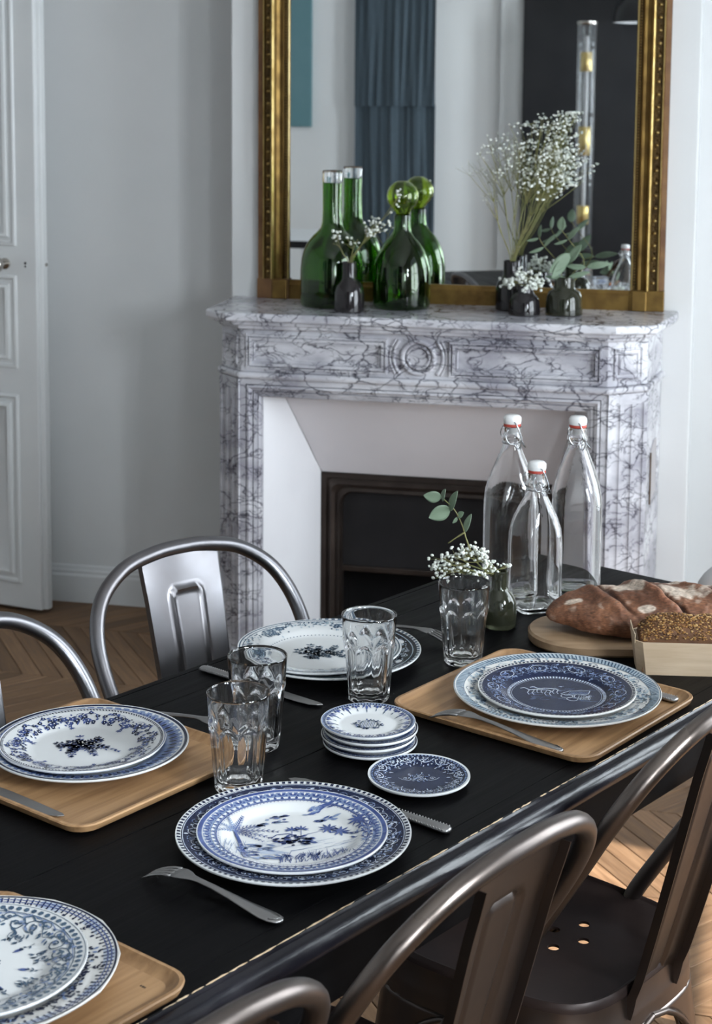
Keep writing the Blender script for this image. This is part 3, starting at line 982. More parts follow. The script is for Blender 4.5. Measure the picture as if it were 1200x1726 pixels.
mb.build('worn_edge', 'bare_wood', tbl, kind='stuff')

# ================================================================== METAL CHAIRS


def perim(t, sc=1.0, dz=0.0):
    a, b = 0.178, 0.180
    c, s = cos(t), sin(t)
    a2 = a + 0.008 * s
    r = (abs(c / a2) ** 4.2 + abs(s / b) ** 4.2) ** (-1 / 4.2)
    return (r * c * sc, r * s * sc)


def build_chair(metal, seatm, label, loc, rz, group):
    ch = thing('metal_chair', label, 'chair', loc, rz, group)
    SZ = 0.45
    # seat: flat pan with seven holes and a rolled rim
    bm = bmesh.new()
    N = 72

    def loop(pts):
        vs = [bm.verts.new(p) for p in pts]
        return [bm.edges.new((vs[i], vs[(i + 1) % len(vs)])) for i in range(len(vs))], vs
    zf = SZ - 0.003
    edges, outer = loop([(*perim(2 * PI * i / N, 0.94), zf) for i in range(N)])
    holes = [(0.05, 0.007), (0.05, -0.042), (0.009, 0.030), (0.009, -0.019), (0.009, -0.067), (-0.033, 0.004), (-0.033, -0.045)]
    hv = []
    for hx, hy in holes:
        e, vv = loop([(hx + 0.0085 * cos(2 * PI * i / 14), hy + 0.0085 * sin(2 * PI * i / 14), zf) for i in range(14)])
        edges += e
        hv.append(vv)
    bmesh.ops.triangle_fill(bm, use_beauty=True, use_dissolve=False, edges=edges)
    for f in bm.faces:
        if f.normal.z < 0:
            f.normal_flip()
    for vv in hv:   # little collars under the holes
        lo = [bm.verts.new((v.co.x, v.co.y, zf - 0.004)) for v in vv]
        for i in range(14):
            bm.faces.new((vv[i], vv[(i + 1) % 14], lo[(i + 1) % 14], lo[i]))
    prev = outer
    for sc, z in ((0.955, zf + 0.001), (0.97, zf + 0.0035), (0.985, zf + 0.0035), (0.997, zf), (1.0, zf - 0.006), (1.0, zf - 0.03)):
        ring = [bm.verts.new((*perim(2 * PI * i / N, sc), z)) for i in range(N)]
        for i in range(N):
            bm.faces.new((prev[i], prev[(i + 1) % N], ring[(i + 1) % N], ring[i]))
        prev = ring
    me = bpy.data.meshes.new('seat')
    bmesh.ops.recalc_face_normals(bm, faces=bm.faces)
    bm.to_mesh(me)
    bm.free()
    me.materials.append(MATS[seatm])
    me.polygons.foreach_set('use_smooth', [True] * len(me.polygons))
    me.set_sharp_from_angle(angle=math.radians(45))
    so = bpy.data.objects.new('seat', me)
    COL.objects.link(so)
    so.parent = ch
    # skirt below the seat, two tiers
    rings = []
    for sc, z in ((1.002, SZ - 0.012), (1.004, SZ - 0.038), (1.012, SZ - 0.042), (1.014, SZ - 0.05), (1.02, SZ - 0.068)):
        rings.append([(*perim(2 * PI * i / N, sc), z) for i in range(N)])
    MB().loops(rings).build('skirt', metal, ch, smooth=True, angle=40)
    # four splayed sheet legs with rolled edges
    ZT = SZ - 0.066

    def leg_pt(tc, e, z):
        T = z / ZT
        g = 0 if T < 0.55 else 1 - math.sqrt(max(0, 1 - ((T - 0.55) / 0.45) ** 2))
        w = 0.095 + 0.05 * T + (PI / 4 - 0.145) * g
        sc = 1.02 + 0.235 * (1 - T)
        x, y = perim(tc + e * w, sc)
        return (x, y, z)
    zs = [ZT * q for q in (0, 0.1, 0.2, 0.3, 0.4, 0.5, 0.56, 0.64, 0.72, 0.8, 0.86, 0.91, 0.95, 0.98, 1.0)]
    for k in range(4):
        tc = PI / 4 + k * PI / 2
        mb = MB()
        mb.grid(15, len(zs), lambda a, b: leg_pt(tc, 2 * a - 1, zs[int(round(b * (len(zs) - 1)))]))
        for e in (-1, 1):
            mb.tube([leg_pt(tc, e, z) for z in zs], 0.0048, 7)
        lo = mb.build('leg', metal, ch, smooth=True, angle=60)
        sm = lo.modifiers.new('thick', 'SOLIDIFY')
        sm.thickness = 0.002
    # back hoop
    top, SH = 0.852, 0.69
    half = [(0.168, -0.045, 0.435), (0.172, -0.062, 0.47), (0.185, -0.118, 0.56), (0.198, -0.18, 0.655), (0.198, -0.228, 0.735), (0.172, -0.262, 0.795), (0.118, -0.283, 0.834), (0.055, -0.291, 0.849), (0.0, -0.293, 0.852)]
    pts = half + [(-x, y, z) for x, y, z in half[-2::-1]]
    MB().tube(spline(pts, 7), 0.0125, 14).build('back_hoop', metal, ch, smooth=True, angle=60)
    # splat with pressed inverted-U and folded sides
    zb, ztop = 0.405, 0.842

    def splat(a, b):
        x0 = (a - 0.5)
        z = zb + (ztop - zb) * b
        w = 0.120 + 0.031 * b
        x = x0 * w
        s = (z - 0.44) / 0.40
        y = -0.183 - 0.106 * max(0, s) ** 0.95 + 0.004 * cos(x0 * PI)
        if z < 0.47:
            y += 0.0 + 0.10 * ((0.47 - z) / 0.07) ** 2 * 0.12
        if b > 0.8:    # follow the hoop's curve at the top
            z -= 0.010 * (2 * x0) ** 2 * smooth01(0.8, 1.0, b)
        # pressed panel: a ridge round an upright, round-headed field
        hw = 0.022 + 0.010 * b
        zc = 0.766
        if z > zc:
            d = (abs(x / hw) ** 3.2 + abs((z - zc) / 0.022) ** 3.2) ** (1 / 3.2) - 1
            d *= hw
        else:
            d = abs(x) - hw
        y += 0.0042 * (smooth01(-0.0075, 0.0, d) - smooth01(0.0, 0.0055, d)) - 0.0012 * smooth01(0.0, 0.006, d)
        return (x, y, z)
    mb = MB().grid(41, 72, splat)
    for sgn in (0, 1):
        col = [splat(sgn, j / 40) for j in range(41)]
        mb.loops([[Vector(p) + Vector(q) for q in ((0, 0, 0), (0.0012 if sgn else -0.0012, 0.0008, 0), (0.0016 if sgn else -0.0016, -0.012, 0), (0, -0.012, 0))] for p in col], cap0=True, cap1=True)
    so2 = mb.build('splat', metal, ch, smooth=True, angle=50)
    mb = MB()
    for sx in (-0.19, 0.19):
        pass
    return ch


def copy_tree(o, label, loc, rz, group=None):
    r = o.copy()
    COL.objects.link(r)
    r.location, r.rotation_euler = loc, (0, 0, rz)
    r['label'] = label
    for c in list(o.children):
        d = c.copy()
        COL.objects.link(d)
        d.parent = r
        for e in list(c.children):
            f = e.copy()
            COL.objects.link(f)
            f.parent = d
    return r


GC = 'metal chairs round the table'
chA = build_chair('steel_warm_reflect', 'seat_brown', 'dark metal chair at the far right, its pierced brown seat in view', tab(0.485, 0.032, 0), T_ANG, GC)
copy_tree(chA, 'dark metal chair at the near table edge, the middle one of three', tab(-0.038, 0.058, 0), T_ANG)
copy_tree(chA, 'dark metal chair at the bottom of the picture, only its hoop showing', tab(-0.495, 0.058, 0), T_ANG)
chD = build_chair('steel', 'seat_brown', 'polished steel chair on the far side, in front of the fireplace jamb', (-0.646, 2.456, 0), math.radians(231.9), GC)
copy_tree(chD, 'polished steel chair at the left edge of the picture, behind the floral plate', (-0.803, 2.011, 0), T_ANG + PI)

# ================================================================== PRINTED PLATES
PM = ['print_navy', 'print_blue', 'print_mid', 'print_pale', 'print_slate', 'print_haze', 'print_black', 'glaze_white']
NAVY, BLUE, MID, PALE, SLATE, HAZE, BLACK, WHITE = range(8)


def plate_z(q, H):
    z0 = 0.0055
    return z0 + 0.36 * (H - z0) * smooth01(0.58, 0.74, q) + 0.64 * (H - z0) * max(0.0, (q - 0.66) / 0.34)


class Print:
    """transfer-printed decoration: flat shapes in plate units (radius 1), laid on the glaze"""

    def __init__(s, seed=1):
        s.p, s.T, s.R = [], None, random.Random(seed)

    def poly(s, pts, m, ly=2):
        if s.T:
            pts = [s.T(x, y) for x, y in pts]
        s.p.append((pts, m, ly))

    def at(s, th=None, rc=None, sc=1.0, flip=1):
        """place the following shapes round the rim: x runs clockwise along the rim, y outward"""
        s.T = None if th is None else (lambda x, y: ((rc + y * sc) * cos(th - flip * x * sc / rc), (rc + y * sc) * sin(th - flip * x * sc / rc)))
        return s

    def put(s, cx, cy, ang=0.0, sc=1.0, flip=1):
        c, d = cos(ang), sin(ang)
        s.T = lambda x, y: (cx + sc * (flip * x * c - y * d), cy + sc * (flip * x * d + y * c))
        return s

    def ring(s, r0, r1, m, n=120, k=3, ly=0):
        for j in range(k):
            a, b = r0 + (r1 - r0) * j / k, r0 + (r1 - r0) * (j + 1) / k
            for i in range(n):
                t0, t1 = 2 * PI * i / n, 2 * PI * (i + 1) / n
                s.p.append(([(a * cos(t0), a * sin(t0)), (b * cos(t0), b * sin(t0)), (b * cos(t1), b * sin(t1)), (a * cos(t1), a * sin(t1))], m, ly))
        return s

    def ticks(s, r0, r1, n, duty, m, ly=2, skew=0.0):
        w = 2 * PI / n * duty
        for i in range(n):
            t = 2 * PI * i / n
            s.p.append(([(r0 * cos(t), r0 * sin(t)), (r1 * cos(t + skew), r1 * sin(t + skew)), (r1 * cos(t + w + skew), r1 * sin(t + w + skew)), (r0 * cos(t + w), r0 * sin(t + w))], m, ly))
        return s

    def beads(s, r, n, rad, m, el=1.0, ly=2):
        for i in range(n):
            t = 2 * PI * i / n
            s.at(t, r)
            s.poly([(rad * el * cos(k * PI / 3), rad * sin(k * PI / 3)) for k in range(6)], m, ly)
        s.T = None
        return s

    def dot(s, x, y, r, m, n=6, ly=2):
        s.poly([(x + r * cos(2 * PI * k / n), y + r * sin(2 * PI * k / n)) for k in range(n)], m, ly)

    def leaf(s, x, y, a, L, W, m, ly=2):
        c, d = cos(a), sin(a)
        s.poly([(x + c * u - d * v, y + d * u + c * v) for u, v in ((0, 0), (L * .3, W * .42), (L * .62, W * .45), (L, 0), (L * .62, -W * .45), (L * .3, -W * .42))], m, ly)

    def stroke(s, pts, w0, m, w1=None, ly=2):
        w1 = w0 if w1 is None else w1
        k = len(pts)
        for i in range(k - 1):
            (x0, y0), (x1, y1) = pts[i], pts[i + 1]
            dx, dy = x1 - x0, y1 - y0
            L = math.hypot(dx, dy) or 1e-6
            nx, ny = -dy / L / 2, dx / L / 2
            a, b = w0 + (w1 - w0) * i / (k - 1), w0 + (w1 - w0) * (i + 1) / (k - 1)
            s.poly([(x0 + nx * a, y0 + ny * a), (x1 + nx * b, y1 + ny * b), (x1 - nx * b, y1 - ny * b), (x0 - nx * a, y0 - ny * a)], m, ly)

    def scroll(s, x, y, a, size, m, w, turn=1, k=14, loops=1.6):
        pts = []
        for i in range(k + 1):
            t = i / k
            r = size * (1 - t) ** 1.1 + size * 0.06
            an = a + turn * loops * 2 * PI * t
            pts.append((x + r * cos(an), y + r * sin(an)))
        s.stroke(pts, w * 0.7, m, w * 1.2)
        s.dot(pts[-1][0], pts[-1][1], w * 1.3, m)

    def flower(s, x, y, r, m, mc=WHITE, n=5):
        a0 = s.R.uniform(0, 6)
        for k in range(n):
            a = a0 + 2 * PI * k / n
            s.dot(x + r * .58 * cos(a), y + r * .58 * sin(a), r * .46, m)
        s.dot(x, y, r * .24, mc, ly=3)

    def twig(s, x, y, a, L, n, m, lw=0.03, curve=0.6, w=0.006, tip=True):
        px, py, an = x, y, a
        pts = [(px, py)]
        for i in range(n):
            px += L / n * cos(an)
            py += L / n * sin(an)
            pts.append((px, py))
            for sg in (-1, 1):
                if s.R.random() < 0.85:
                    s.leaf(px, py, an + sg * s.R.uniform(.5, 1.1), lw * s.R.uniform(1.3, 2.2), lw * s.R.uniform(.7, 1.0), m)
            an += curve / n * s.R.uniform(.4, 1.4)
        s.stroke(pts, w, m, w * .5)
        if tip:
            s.leaf(px, py, an, lw * 2, lw * .9, m)

    def bouquet(s, cx, cy, rx, ry, m, m2, nfl=9, ntw=16, lw=0.035):
        for i in range(ntw):
            a = 2 * PI * i / ntw + s.R.uniform(-.2, .2)
            L = (rx * abs(cos(a)) + ry * abs(sin(a))) * s.R.uniform(.6, 1.1)
            s.twig(cx + .2 * rx * cos(a), cy + .2 * ry * sin(a), a + s.R.uniform(-.4, .4), L * .8, 4, m if i % 3 else m2, lw, s.R.uniform(-1.2, 1.2))
        for i in range(nfl):
            a, d = s.R.uniform(0, 2 * PI), math.sqrt(s.R.uniform(0, .5))
            s.flower(cx + rx * d * cos(a), cy + ry * d * sin(a), s.R.uniform(.030, .05), m if i % 2 else m2)

    def mesh(s, R, H, parent, eps=0.00022):
        mb = MB()
        for pts, m, ly in s.p:
            vs = []
            for x, y in pts:
                q = min(0.998, math.hypot(x, y))
                vs.append((x * R, y * R, plate_z(q, H) + eps * (ly + 1)))
            ar = sum(vs[i][0] * vs[(i + 1) % len(vs)][1] - vs[(i + 1) % len(vs)][0] * vs[i][1] for i in range(len(vs)))
            mb.add(vs if ar > 0 else vs[::-1], [tuple(range(len(vs)))], m)
        me = bpy.data.meshes.new('printed_pattern')
        me.from_pydata(mb.v, [], mb.f)
        for n_ in PM:
            me.materials.append(MATS[n_])
        me.polygons.foreach_set('material_index', mb.mi)
        me.update()
        o = bpy.data.objects.new('printed_pattern', me)
        COL.objects.link(o)
        o.parent = parent
        o['kind'] = 'stuff'
        return o


def plate_body(R, H, parent, glaze='glaze_white', lobes=0, amp=0.0, name='plate_body'):
    th = 0.0038
    prof = [(1e-4, 0.0022), (0.46, 0.0022), (0.49, 0.0), (0.54, 0.0), (0.57, 0.0018)]
    prof = [(a * R if a > 1e-3 else a, b) for a, b in prof]
    for q in (0.64, 0.72, 0.82, 0.92, 0.975):
        prof.append((q * R, plate_z(q, H) - th))
    prof += [(0.994 * R, plate_z(1, H) - 0.0030), (1.0 * R, plate_z(1, H) - 0.0018), (0.9995 * R, plate_z(1, H) - 0.0006), (0.996 * R, plate_z(0.996, H))]
    for q in (0.97, 0.92, 0.86, 0.80, 0.75, 0.71, 0.67, 0.63, 0.60, 0.55, 0.4, 0.2):
        prof.append((q * R, plate_z(q, H)))
    prof.append((1e-4, plate_z(0, H)))
    rf = None
    if lobes:
        rf = lambda t, z: 1 - amp * smooth01(0.007, H, z) * abs(sin(lobes * t / 2)) ** 0.6
    return MB().lathe(prof, 96, cap0=True, cap1=True, rfun=rf).build(name, glaze, parent, smooth=True, angle=40)


def arabesque(p, r0, r1, n, m, w=0.008, dens=1.0, m2=None):
    """scrolling foliage filling the band r0..r1"""
    m2 = m if m2 is None else m2
    rc, h = (r0 + r1) / 2, (r1 - r0) / 2
    for i in range(n):
        th = 2 * PI * i / n
        f = 1 if i % 2 else -1
        p.at(th, rc, 1.0, f)
        st = 2 * PI * rc / n
        p.scroll(st * .10, f * h * .1, .4, h * .62, m, w, 1)
        p.scroll(-st * .33, -f * h * .35, 2.6, h * .38, m2, w * .85, -1)
        p.stroke([(-st * .5, -h * .7), (-st * .25, -h * .2), (0, -h * .75), (st * .3, -h * .5), (st * .5, -h * .7)], w * .7, m)
        for k in range(int(7 * dens)):
            p.leaf(p.R.uniform(-st * .5, st * .5), p.R.uniform(-h * .8, h * .6), p.R.uniform(0, 6.3), h * p.R.uniform(.25, .5), h * .2, m if k % 2 else m2)
        for k in range(int(4 * dens)):
            p.dot(p.R.uniform(-st * .5, st * .5), p.R.uniform(-h * .9, h * .9), w * .9, m2)
    p.T = None


def d_palm_inner():
    p = Print(5)
    p.ring(0.945, 0.985, BLUE, ly=0).ring(0.805, 0.945, MID, ly=0)
    p.ring(0.93, 0.938, WHITE, k=1, ly=1)
    n = 44
    for i in range(n):
        p.at(2 * PI * i / n, 0.885)
        for sg in (-1, 1):
            p.leaf(0, -.02, PI / 2 + sg * .75, .062, .034, BLUE)
        p.leaf(0, -.01, PI / 2, .055, .026, WHITE)
        p.dot(0.06, .035, .012, WHITE)
        p.dot(.055, -.015, .014, BLUE)
    p.T = None
    p.ring(0.815, 0.845, WHITE, k=1, ly=1)
    p.beads(0.822, 66, 0.019, BLUE, 1.0)
    p.beads(0.842, 66, 0.008, NAVY, 1.0)
    p.ring(0.785, 0.800, BLUE, k=1, ly=1)
    p.beads(0.77, 120, 0.0065, BLUE)
    # ---- the scene: palm, clouds, an island with a hut, leaning palms, reeds
    R = p.R
    p.put(0.02, 0.0, 0, 1.2)

    def frond(x, y, a, L, m, droop):
        pts = []
        for i in range(9):
            t = i / 8
            pts.append((x + L * t * cos(a) , y + L * t * sin(a) - droop * t * t))
        p.stroke(pts, .010, m, .004)
        for i in range(1, 9):
            for sg in (-1, 1):
                an = math.atan2(pts[i][1] - pts[i - 1][1], pts[i][0] - pts[i - 1][0])
                p.leaf(pts[i][0], pts[i][1], an + sg * .75, L * .22 * (1.1 - i / 11), .011, m)
    tr = [(-.40, -.46), (-.43, -.28), (-.47, -.08), (-.52, .12)]
    p.stroke(tr, .045, BLUE, .026)
    for a, L, dr in ((.25, .38, .10), (-.1, .34, .12), (.75, .34, .12), (1.35, .26, .02), (1.9, .22, .02), (2.6, .2, .05), (3.3, .2, .10), (-.5, .28, .06)):
        frond(-.52, .12, a, L, BLUE if L > .25 else MID, dr)
    for k in range(26):
        x = R.uniform(-.62, -.34)
        p.stroke([(x, R.uniform(-.45, -.2)), (x + R.uniform(-.05, .05), R.uniform(-.3, -.05))], .006, MID, .003)
    for cx, cy, L, n_ in ((.16, .50, .30, 22), (.24, .34, .20, 12), (-.20, .38, .20, 10), (-.24, .27, .27, 16)):
        for k in range(n_):
            t = R.uniform(-.5, .5)
            p.leaf(cx + t * L, cy + t * .10 + R.uniform(-.03, .03), .3 + R.uniform(-.3, .3), R.uniform(.04, .10), R.uniform(.02, .04), BLUE if k % 3 else MID)
    for k in range(90):   # the island mass
        t, u_ = R.uniform(-1, 1), R.uniform(-1, 1)
        if abs(u_) < 1 - abs(t) * .7:
            p.leaf(-.02 + t * .20, -.06 + u_ * .10, R.uniform(-.4, .7), R.uniform(.03, .09), R.uniform(.02, .04), BLUE if k % 4 else NAVY)
    p.stroke([(-.20, -.02), (-.15, .05), (-.05, .07), (.02, .03)], .012, BLUE)
    p.stroke([(.0, -.02), (.12, .06), (.26, .13)], .014, BLUE, .004)
    for x, y in ((-.02, .14), (.06, .16)):
        p.stroke([(x, .0), (x, y)], .006, BLUE)
        for a in (0.2, .9, 1.6, 2.3, 3.0, -.3, 3.5):
            p.leaf(x, y, a, .075, .02, BLUE)
    for k in range(60):   # land and water in fine hatching
        x, y = R.uniform(-.5, .62), R.uniform(-.34, -.06)
        L = R.uniform(.08, .24)
        p.stroke([(x, y), (x + L * .5, y + L * .17), (x + L, y + L * .40)], .006, MID if k % 3 else PALE, .002)
    for k in range(40):
        x, y = R.uniform(-.5, -.1), R.uniform(-.42, -.12)
        p.leaf(x, y, R.uniform(-.5, .1), R.uniform(.05, .12), .03, BLUE if k % 3 == 0 else MID)
    p.poly([(-.34, -.30), (-.22, -.22), (-.10, -.27), (-.02, -.30), (-.2, -.33)], PALE, 1)
    for k in range(120):   # reeds in front
        x = R.uniform(-.12, .52)
        y = -.46 + .20 * (x + .1) + R.uniform(-.05, .07)
        p.stroke([(x, y), (x + R.uniform(-.03, .05), y + R.uniform(.05, .12))], .008, BLUE, .002)
    for (x0, y0), (x1, y1) in (((.62, .02), (.30, .17)), ((.64, .0), (.40, .12)), ((.68, .10), (.56, .26))):
        p.stroke([(x0, y0), ((x0 + x1) / 2, (y0 + y1) / 2 - .012), (x1, y1)], .014, BLUE, .008)
        for a in (0, .7, 1.4, 2.1, 2.8, 3.5, 4.2, 4.9, 5.6):
            p.leaf(x1, y1, a, .10, .026, BLUE)
    for k in range(40):
        p.leaf(R.uniform(.5, .72), R.uniform(-.15, .22), R.uniform(0, 3), .06, .02, BLUE if k % 2 else MID)
    return p


def d_navy_outer():
    p = Print(8)
    p.ring(0.55, 0.950, NAVY, k=6, ly=0)
    p.ticks(0.955, 0.985, 110, 0.52, NAVY)
    arabesque(p, 0.72, 0.93, 34, PALE, 0.007, 1.2, MID)
    p.ring(0.935, 0.941, PALE, k=1, ly=1)
    return p


def d_garland():
    p = Print(13)
    p.ring(0.975, 0.985, BLUE, k=1, ly=1)
    p.ticks(0.925, 0.952, 150, 0.45, NAVY, skew=0.02)
    p.ring(0.952, 0.957, NAVY, k=1, ly=1)
    for i in range(6):
        th = 2 * PI * i / 6 + 0.25
        for fl in (-1, 1):
            p.at(th, 0.77, 1.0, fl)
            pts = [(.04 + .085 * (1 - cos(t)) , .10 * sin(t)) for t in [PI * 1.7 * k / 12 - 1.0 for k in range(13)]]
            p.stroke(pts, .008, BLUE)
            for k, (x, y) in enumerate(pts):
                p.leaf(x, y, p.R.uniform(0, 6.3), .05, .028, BLUE)
                if k % 3 == 0:
                    p.flower(x, y, .032, NAVY)
            for k in range(26):
                x = .14 + .26 * p.R.random()
                y = p.R.gauss(-.02, .045)
                p.leaf(x, y, p.R.uniform(0, 6.3), p.R.uniform(.03, .06), .024, BLUE if k % 2 else NAVY)
            for k in range(5):
                p.flower(.15 + .05 * k, p.R.uniform(-.06, .04), p.R.uniform(.03, .045), NAVY if k % 2 else BLUE)
            p.scroll(.24, .05, 0, .055, BLUE, .008)
            p.twig(.34, -.05, -.7, .14, 4, BLUE, .024, -.8)
    p.T = None
    p.put(0, 0.02)
    p.bouquet(0, .03, .26, .17, NAVY, BLUE, 12, 20, .034)
    for k in range(70):
        p.leaf(p.R.gauss(-.06, .09), p.R.gauss(.02, .07), p.R.uniform(0, 6.3), .06, .035, BLUE if k % 3 else NAVY)
    for k in range(6):
        p.twig(-.10 + .06 * k, -.03, -1.9 + .28 * k, .28, 5, BLUE, .026, .6 * (-1) ** k)
    p.T = None
    return p


def d_blue_band():
    p = Print(17)
    p.ring(0.955, 0.983, NAVY, k=1, ly=0).ring(0.70, 0.945, MID, k=4, ly=0)
    n = 60
    for i in range(n):
        p.at(2 * PI * i / n, 0.83)
        p.leaf(0, -.03, PI / 2, .11, .04, BLUE)
        p.leaf(.045, .06, -PI / 2, .10, .034, NAVY)
        p.dot(.045, .09, .016, WHITE)
    p.T = None
    p.ring(0.935, 0.948, WHITE, k=1, ly=1)
    return p


def d_slate_inner():
    p = Print(23)
    p.ring(0.965, 0.98, SLATE, k=1, ly=1).ring(0.93, 0.94, SLATE, k=1, ly=1)
    for i in range(5):
        th = 2 * PI * i / 5 + 1.1
        p.at(th, 0.80)
        for k in range(90):
            x = p.R.gauss(0, .13)
            y = .10 - abs(p.R.gauss(0, .07)) - .3 * max(0, .05 - abs(x))
            p.leaf(x, y, p.R.uniform(0, 6.3), p.R.uniform(.03, .06), .026, SLATE if k % 3 else HAZE)
        for k in range(6):
            p.flower(p.R.gauss(0, .09), p.R.uniform(-.05, .08), .04, SLATE, HAZE)
        p.at(th + PI / 5, 0.86)
        for k in range(60):
            x = p.R.uniform(-.3, .3)
            p.leaf(x, .06 - .10 * (1 - abs(x) / .3) * p.R.random(), p.R.uniform(0, 6.3), .045, .02, SLATE if k % 2 else HAZE)
    p.T = None
    p.beads(0.635, 84, 0.009, SLATE)
    p.put(0, 0)
    p.bouquet(.02, 0, .28, .17, SLATE, SLATE, 12, 22, .034)
    for k in range(60):
        p.leaf(p.R.gauss(.0, .1), p.R.gauss(0, .07), p.R.uniform(0, 6.3), .06, .035, SLATE if k % 3 else HAZE)
    p.T = None
    return p


def d_black_outer():
    p = Print(29)
    p.ring(0.55, 0.955, BLACK, k=6, ly=0)
    p.ticks(0.955, 0.985, 84, 0.55, SLATE)
    arabesque(p, 0.74, 0.89, 28, HAZE, 0.010, 0.9, PALE)
    p.ring(0.905, 0.915, HAZE, k=1, ly=1)
    for i in range(8):
        p.at(2 * PI * i / 8 + .3, 0.83)
        p.poly([(.05 * cos(k), .036 * sin(k)) for k in (0, .8, 1.6, 2.4, 3.14, 3.9, 4.7, 5.5)], WHITE, 3)
    p.T = None
    return p


def d_slate_outer():
    p = Print(31)
    p.ring(0.90, 0.975, HAZE, k=2, ly=0).ring(0.985, 0.992, SLATE, k=1, ly=1).ring(0.893, 0.90, SLATE, k=1, ly=1)
    p.ticks(0.90, 0.97, 150, 0.4, SLATE, skew=0.03)
    for i in range(9):
        p.at(2 * PI * i / 9, 0.80)
        for k in range(70):
            x = p.R.gauss(0, .10)
            p.leaf(x, p.R.gauss(.0, .05), p.R.uniform(0, 6.3), p.R.uniform(.03, .06), .026, SLATE if k % 2 else HAZE)
        p.scroll(.17, .02, 0, .06, SLATE, .008)
        p.scroll(-.17, .02, 3.1, .06, HAZE, .010, -1)
        p.twig(.2, 0, .2, .18, 4, SLATE, .022, -.6)
    p.T = None
    return p


def d_navy_inner():
    p = Print(37)
    p.ring(0.0, 0.945, NAVY, k=12, ly=0)
    p.ticks(0.95, 0.982, 108, 0.55, NAVY)
    arabesque(p, 0.66, 0.92, 22, MID, 0.006, 1.4, MID)
    for i in range(10):
        p.at(2 * PI * i / 10, 0.80)
        p.stroke([(.11 * cos(2 * PI * k / 16), .07 * sin(2 * PI * k / 16)) for k in range(17)], .008, PALE)
    p.T = None
    p.ring(0.565, 0.578, PALE, k=1, ly=1)
    p.ticks(0.585, 0.625, 96, 0.55, PALE)
    R = p.R
    for k in range(60):
        x, y = R.uniform(-.35, .42), R.uniform(-.22, .22)
        p.stroke([(x, y), (x + R.uniform(.04, .14), y + R.uniform(-.01, .04))], .006, MID, .002, ly=1)

    def beast(x, y, s):
        p.stroke([(x - .12 * s, y + .02 * s), (x - .04 * s, y + .05 * s), (x + .08 * s, y + .04 * s), (x + .12 * s, y)], .022 * s, PALE, .012 * s)
        p.stroke([(x - .12 * s, y + .02 * s), (x - .18 * s, y + .08 * s), (x - .22 * s, y + .05 * s)], .016 * s, PALE)
        for q in (-.12, -.07, .06, .11):
            p.stroke([(x + q * s, y + .02 * s), (x + (q - .02) * s, y - .06 * s), (x + q * s, y - .12 * s)], .008 * s, PALE)
    beast(-.20, .08, 1.2)
    beast(-.10, .14, 1.1)
    for a0, cx, cy, r in ((0, .13, -.05, .075), (0, .30, -.04, .08), (0, .20, -.14, .07)):
        p.stroke([(cx + r * cos(2 * PI * k / 14), cy + r * .9 * sin(2 * PI * k / 14)) for k in range(15)], .009, PALE)
    p.stroke([(.05, .02), (.16, .14), (.42, .18), (.40, .06), (.12, -.02), (.05, .02)], .010, PALE)
    for k in range(12):
        p.stroke([(.14 + .02 * k, .0), (.18 + .02 * k, .13)], .006, MID)
    for k in range(22):
        x = R.uniform(.25, .42)
        p.stroke([(x, -.15), (x + .03, R.uniform(-.05, .05))], .006, PALE, .002)
    p.dot(.05, .28, .018, PALE)
    p.stroke([(.02, .28), (.09, .30)], .008, PALE)
    return p


def d_bead_inner():
    p = Print(41)
    p.ring(0.972, 0.978, SLATE, k=1, ly=1)
    p.beads(0.925, 74, 0.030, SLATE, 0.95)
    p.ring(0.875, 0.884, SLATE, k=1, ly=1)
    for i in range(8):
        th = 2 * PI * i / 8 + .2
        for fl in (-1, 1):
            p.at(th, 0.72, 1.0, fl)
            p.scroll(.09, .02, .5, .10, SLATE, .014, 1)
            p.scroll(.19, .09, 3.0, .06, SLATE, .011, -1)
            p.scroll(.05, -.12, 1.2, .05, SLATE, .010, -1)
            p.stroke([(.0, .15), (.06, .10), (.14, .12), (.22, .02), (.28, -.02)], .018, SLATE, .006)
            p.stroke([(.02, .15), (.10, .14), (.20, .15), (.30, .11)], .008, MID)
            for k in range(22):
                p.leaf(p.R.uniform(0, .28), p.R.uniform(-.05, .15), p.R.uniform(0, 6.3), p.R.uniform(.04, .07), .028, SLATE if k % 3 else MID)
            for k in range(8):
                p.leaf(p.R.uniform(0, .12), p.R.uniform(-.2, -.05), p.R.uniform(-2.4, -.8), .06, .028, SLATE)
        p.at(th + PI / 8, 0.56)
        p.leaf(0, -.06, -PI / 2, .11, .06, BLUE)
        p.twig(0, .06, -PI / 2, .12, 3, SLATE, .026, 0)
    p.T = None
    p.put(-.05, .02)
    pts = [(-.2, .12), (-.05, .17), (.08, .10), (.2, .11), (.28, .07), (.2, .0), (.05, -.06), (-.05, -.16), (-.2, -.2)]
    p.stroke(pts, .014, SLATE)
    p.stroke([(x, y - .05) for x, y in pts], .012, SLATE)
    for k in range(10):
        p.scroll(-.15 + .04 * k, p.R.uniform(-.12, .12), p.R.uniform(0, 6), .05, SLATE, .008)
    p.T = None
    return p


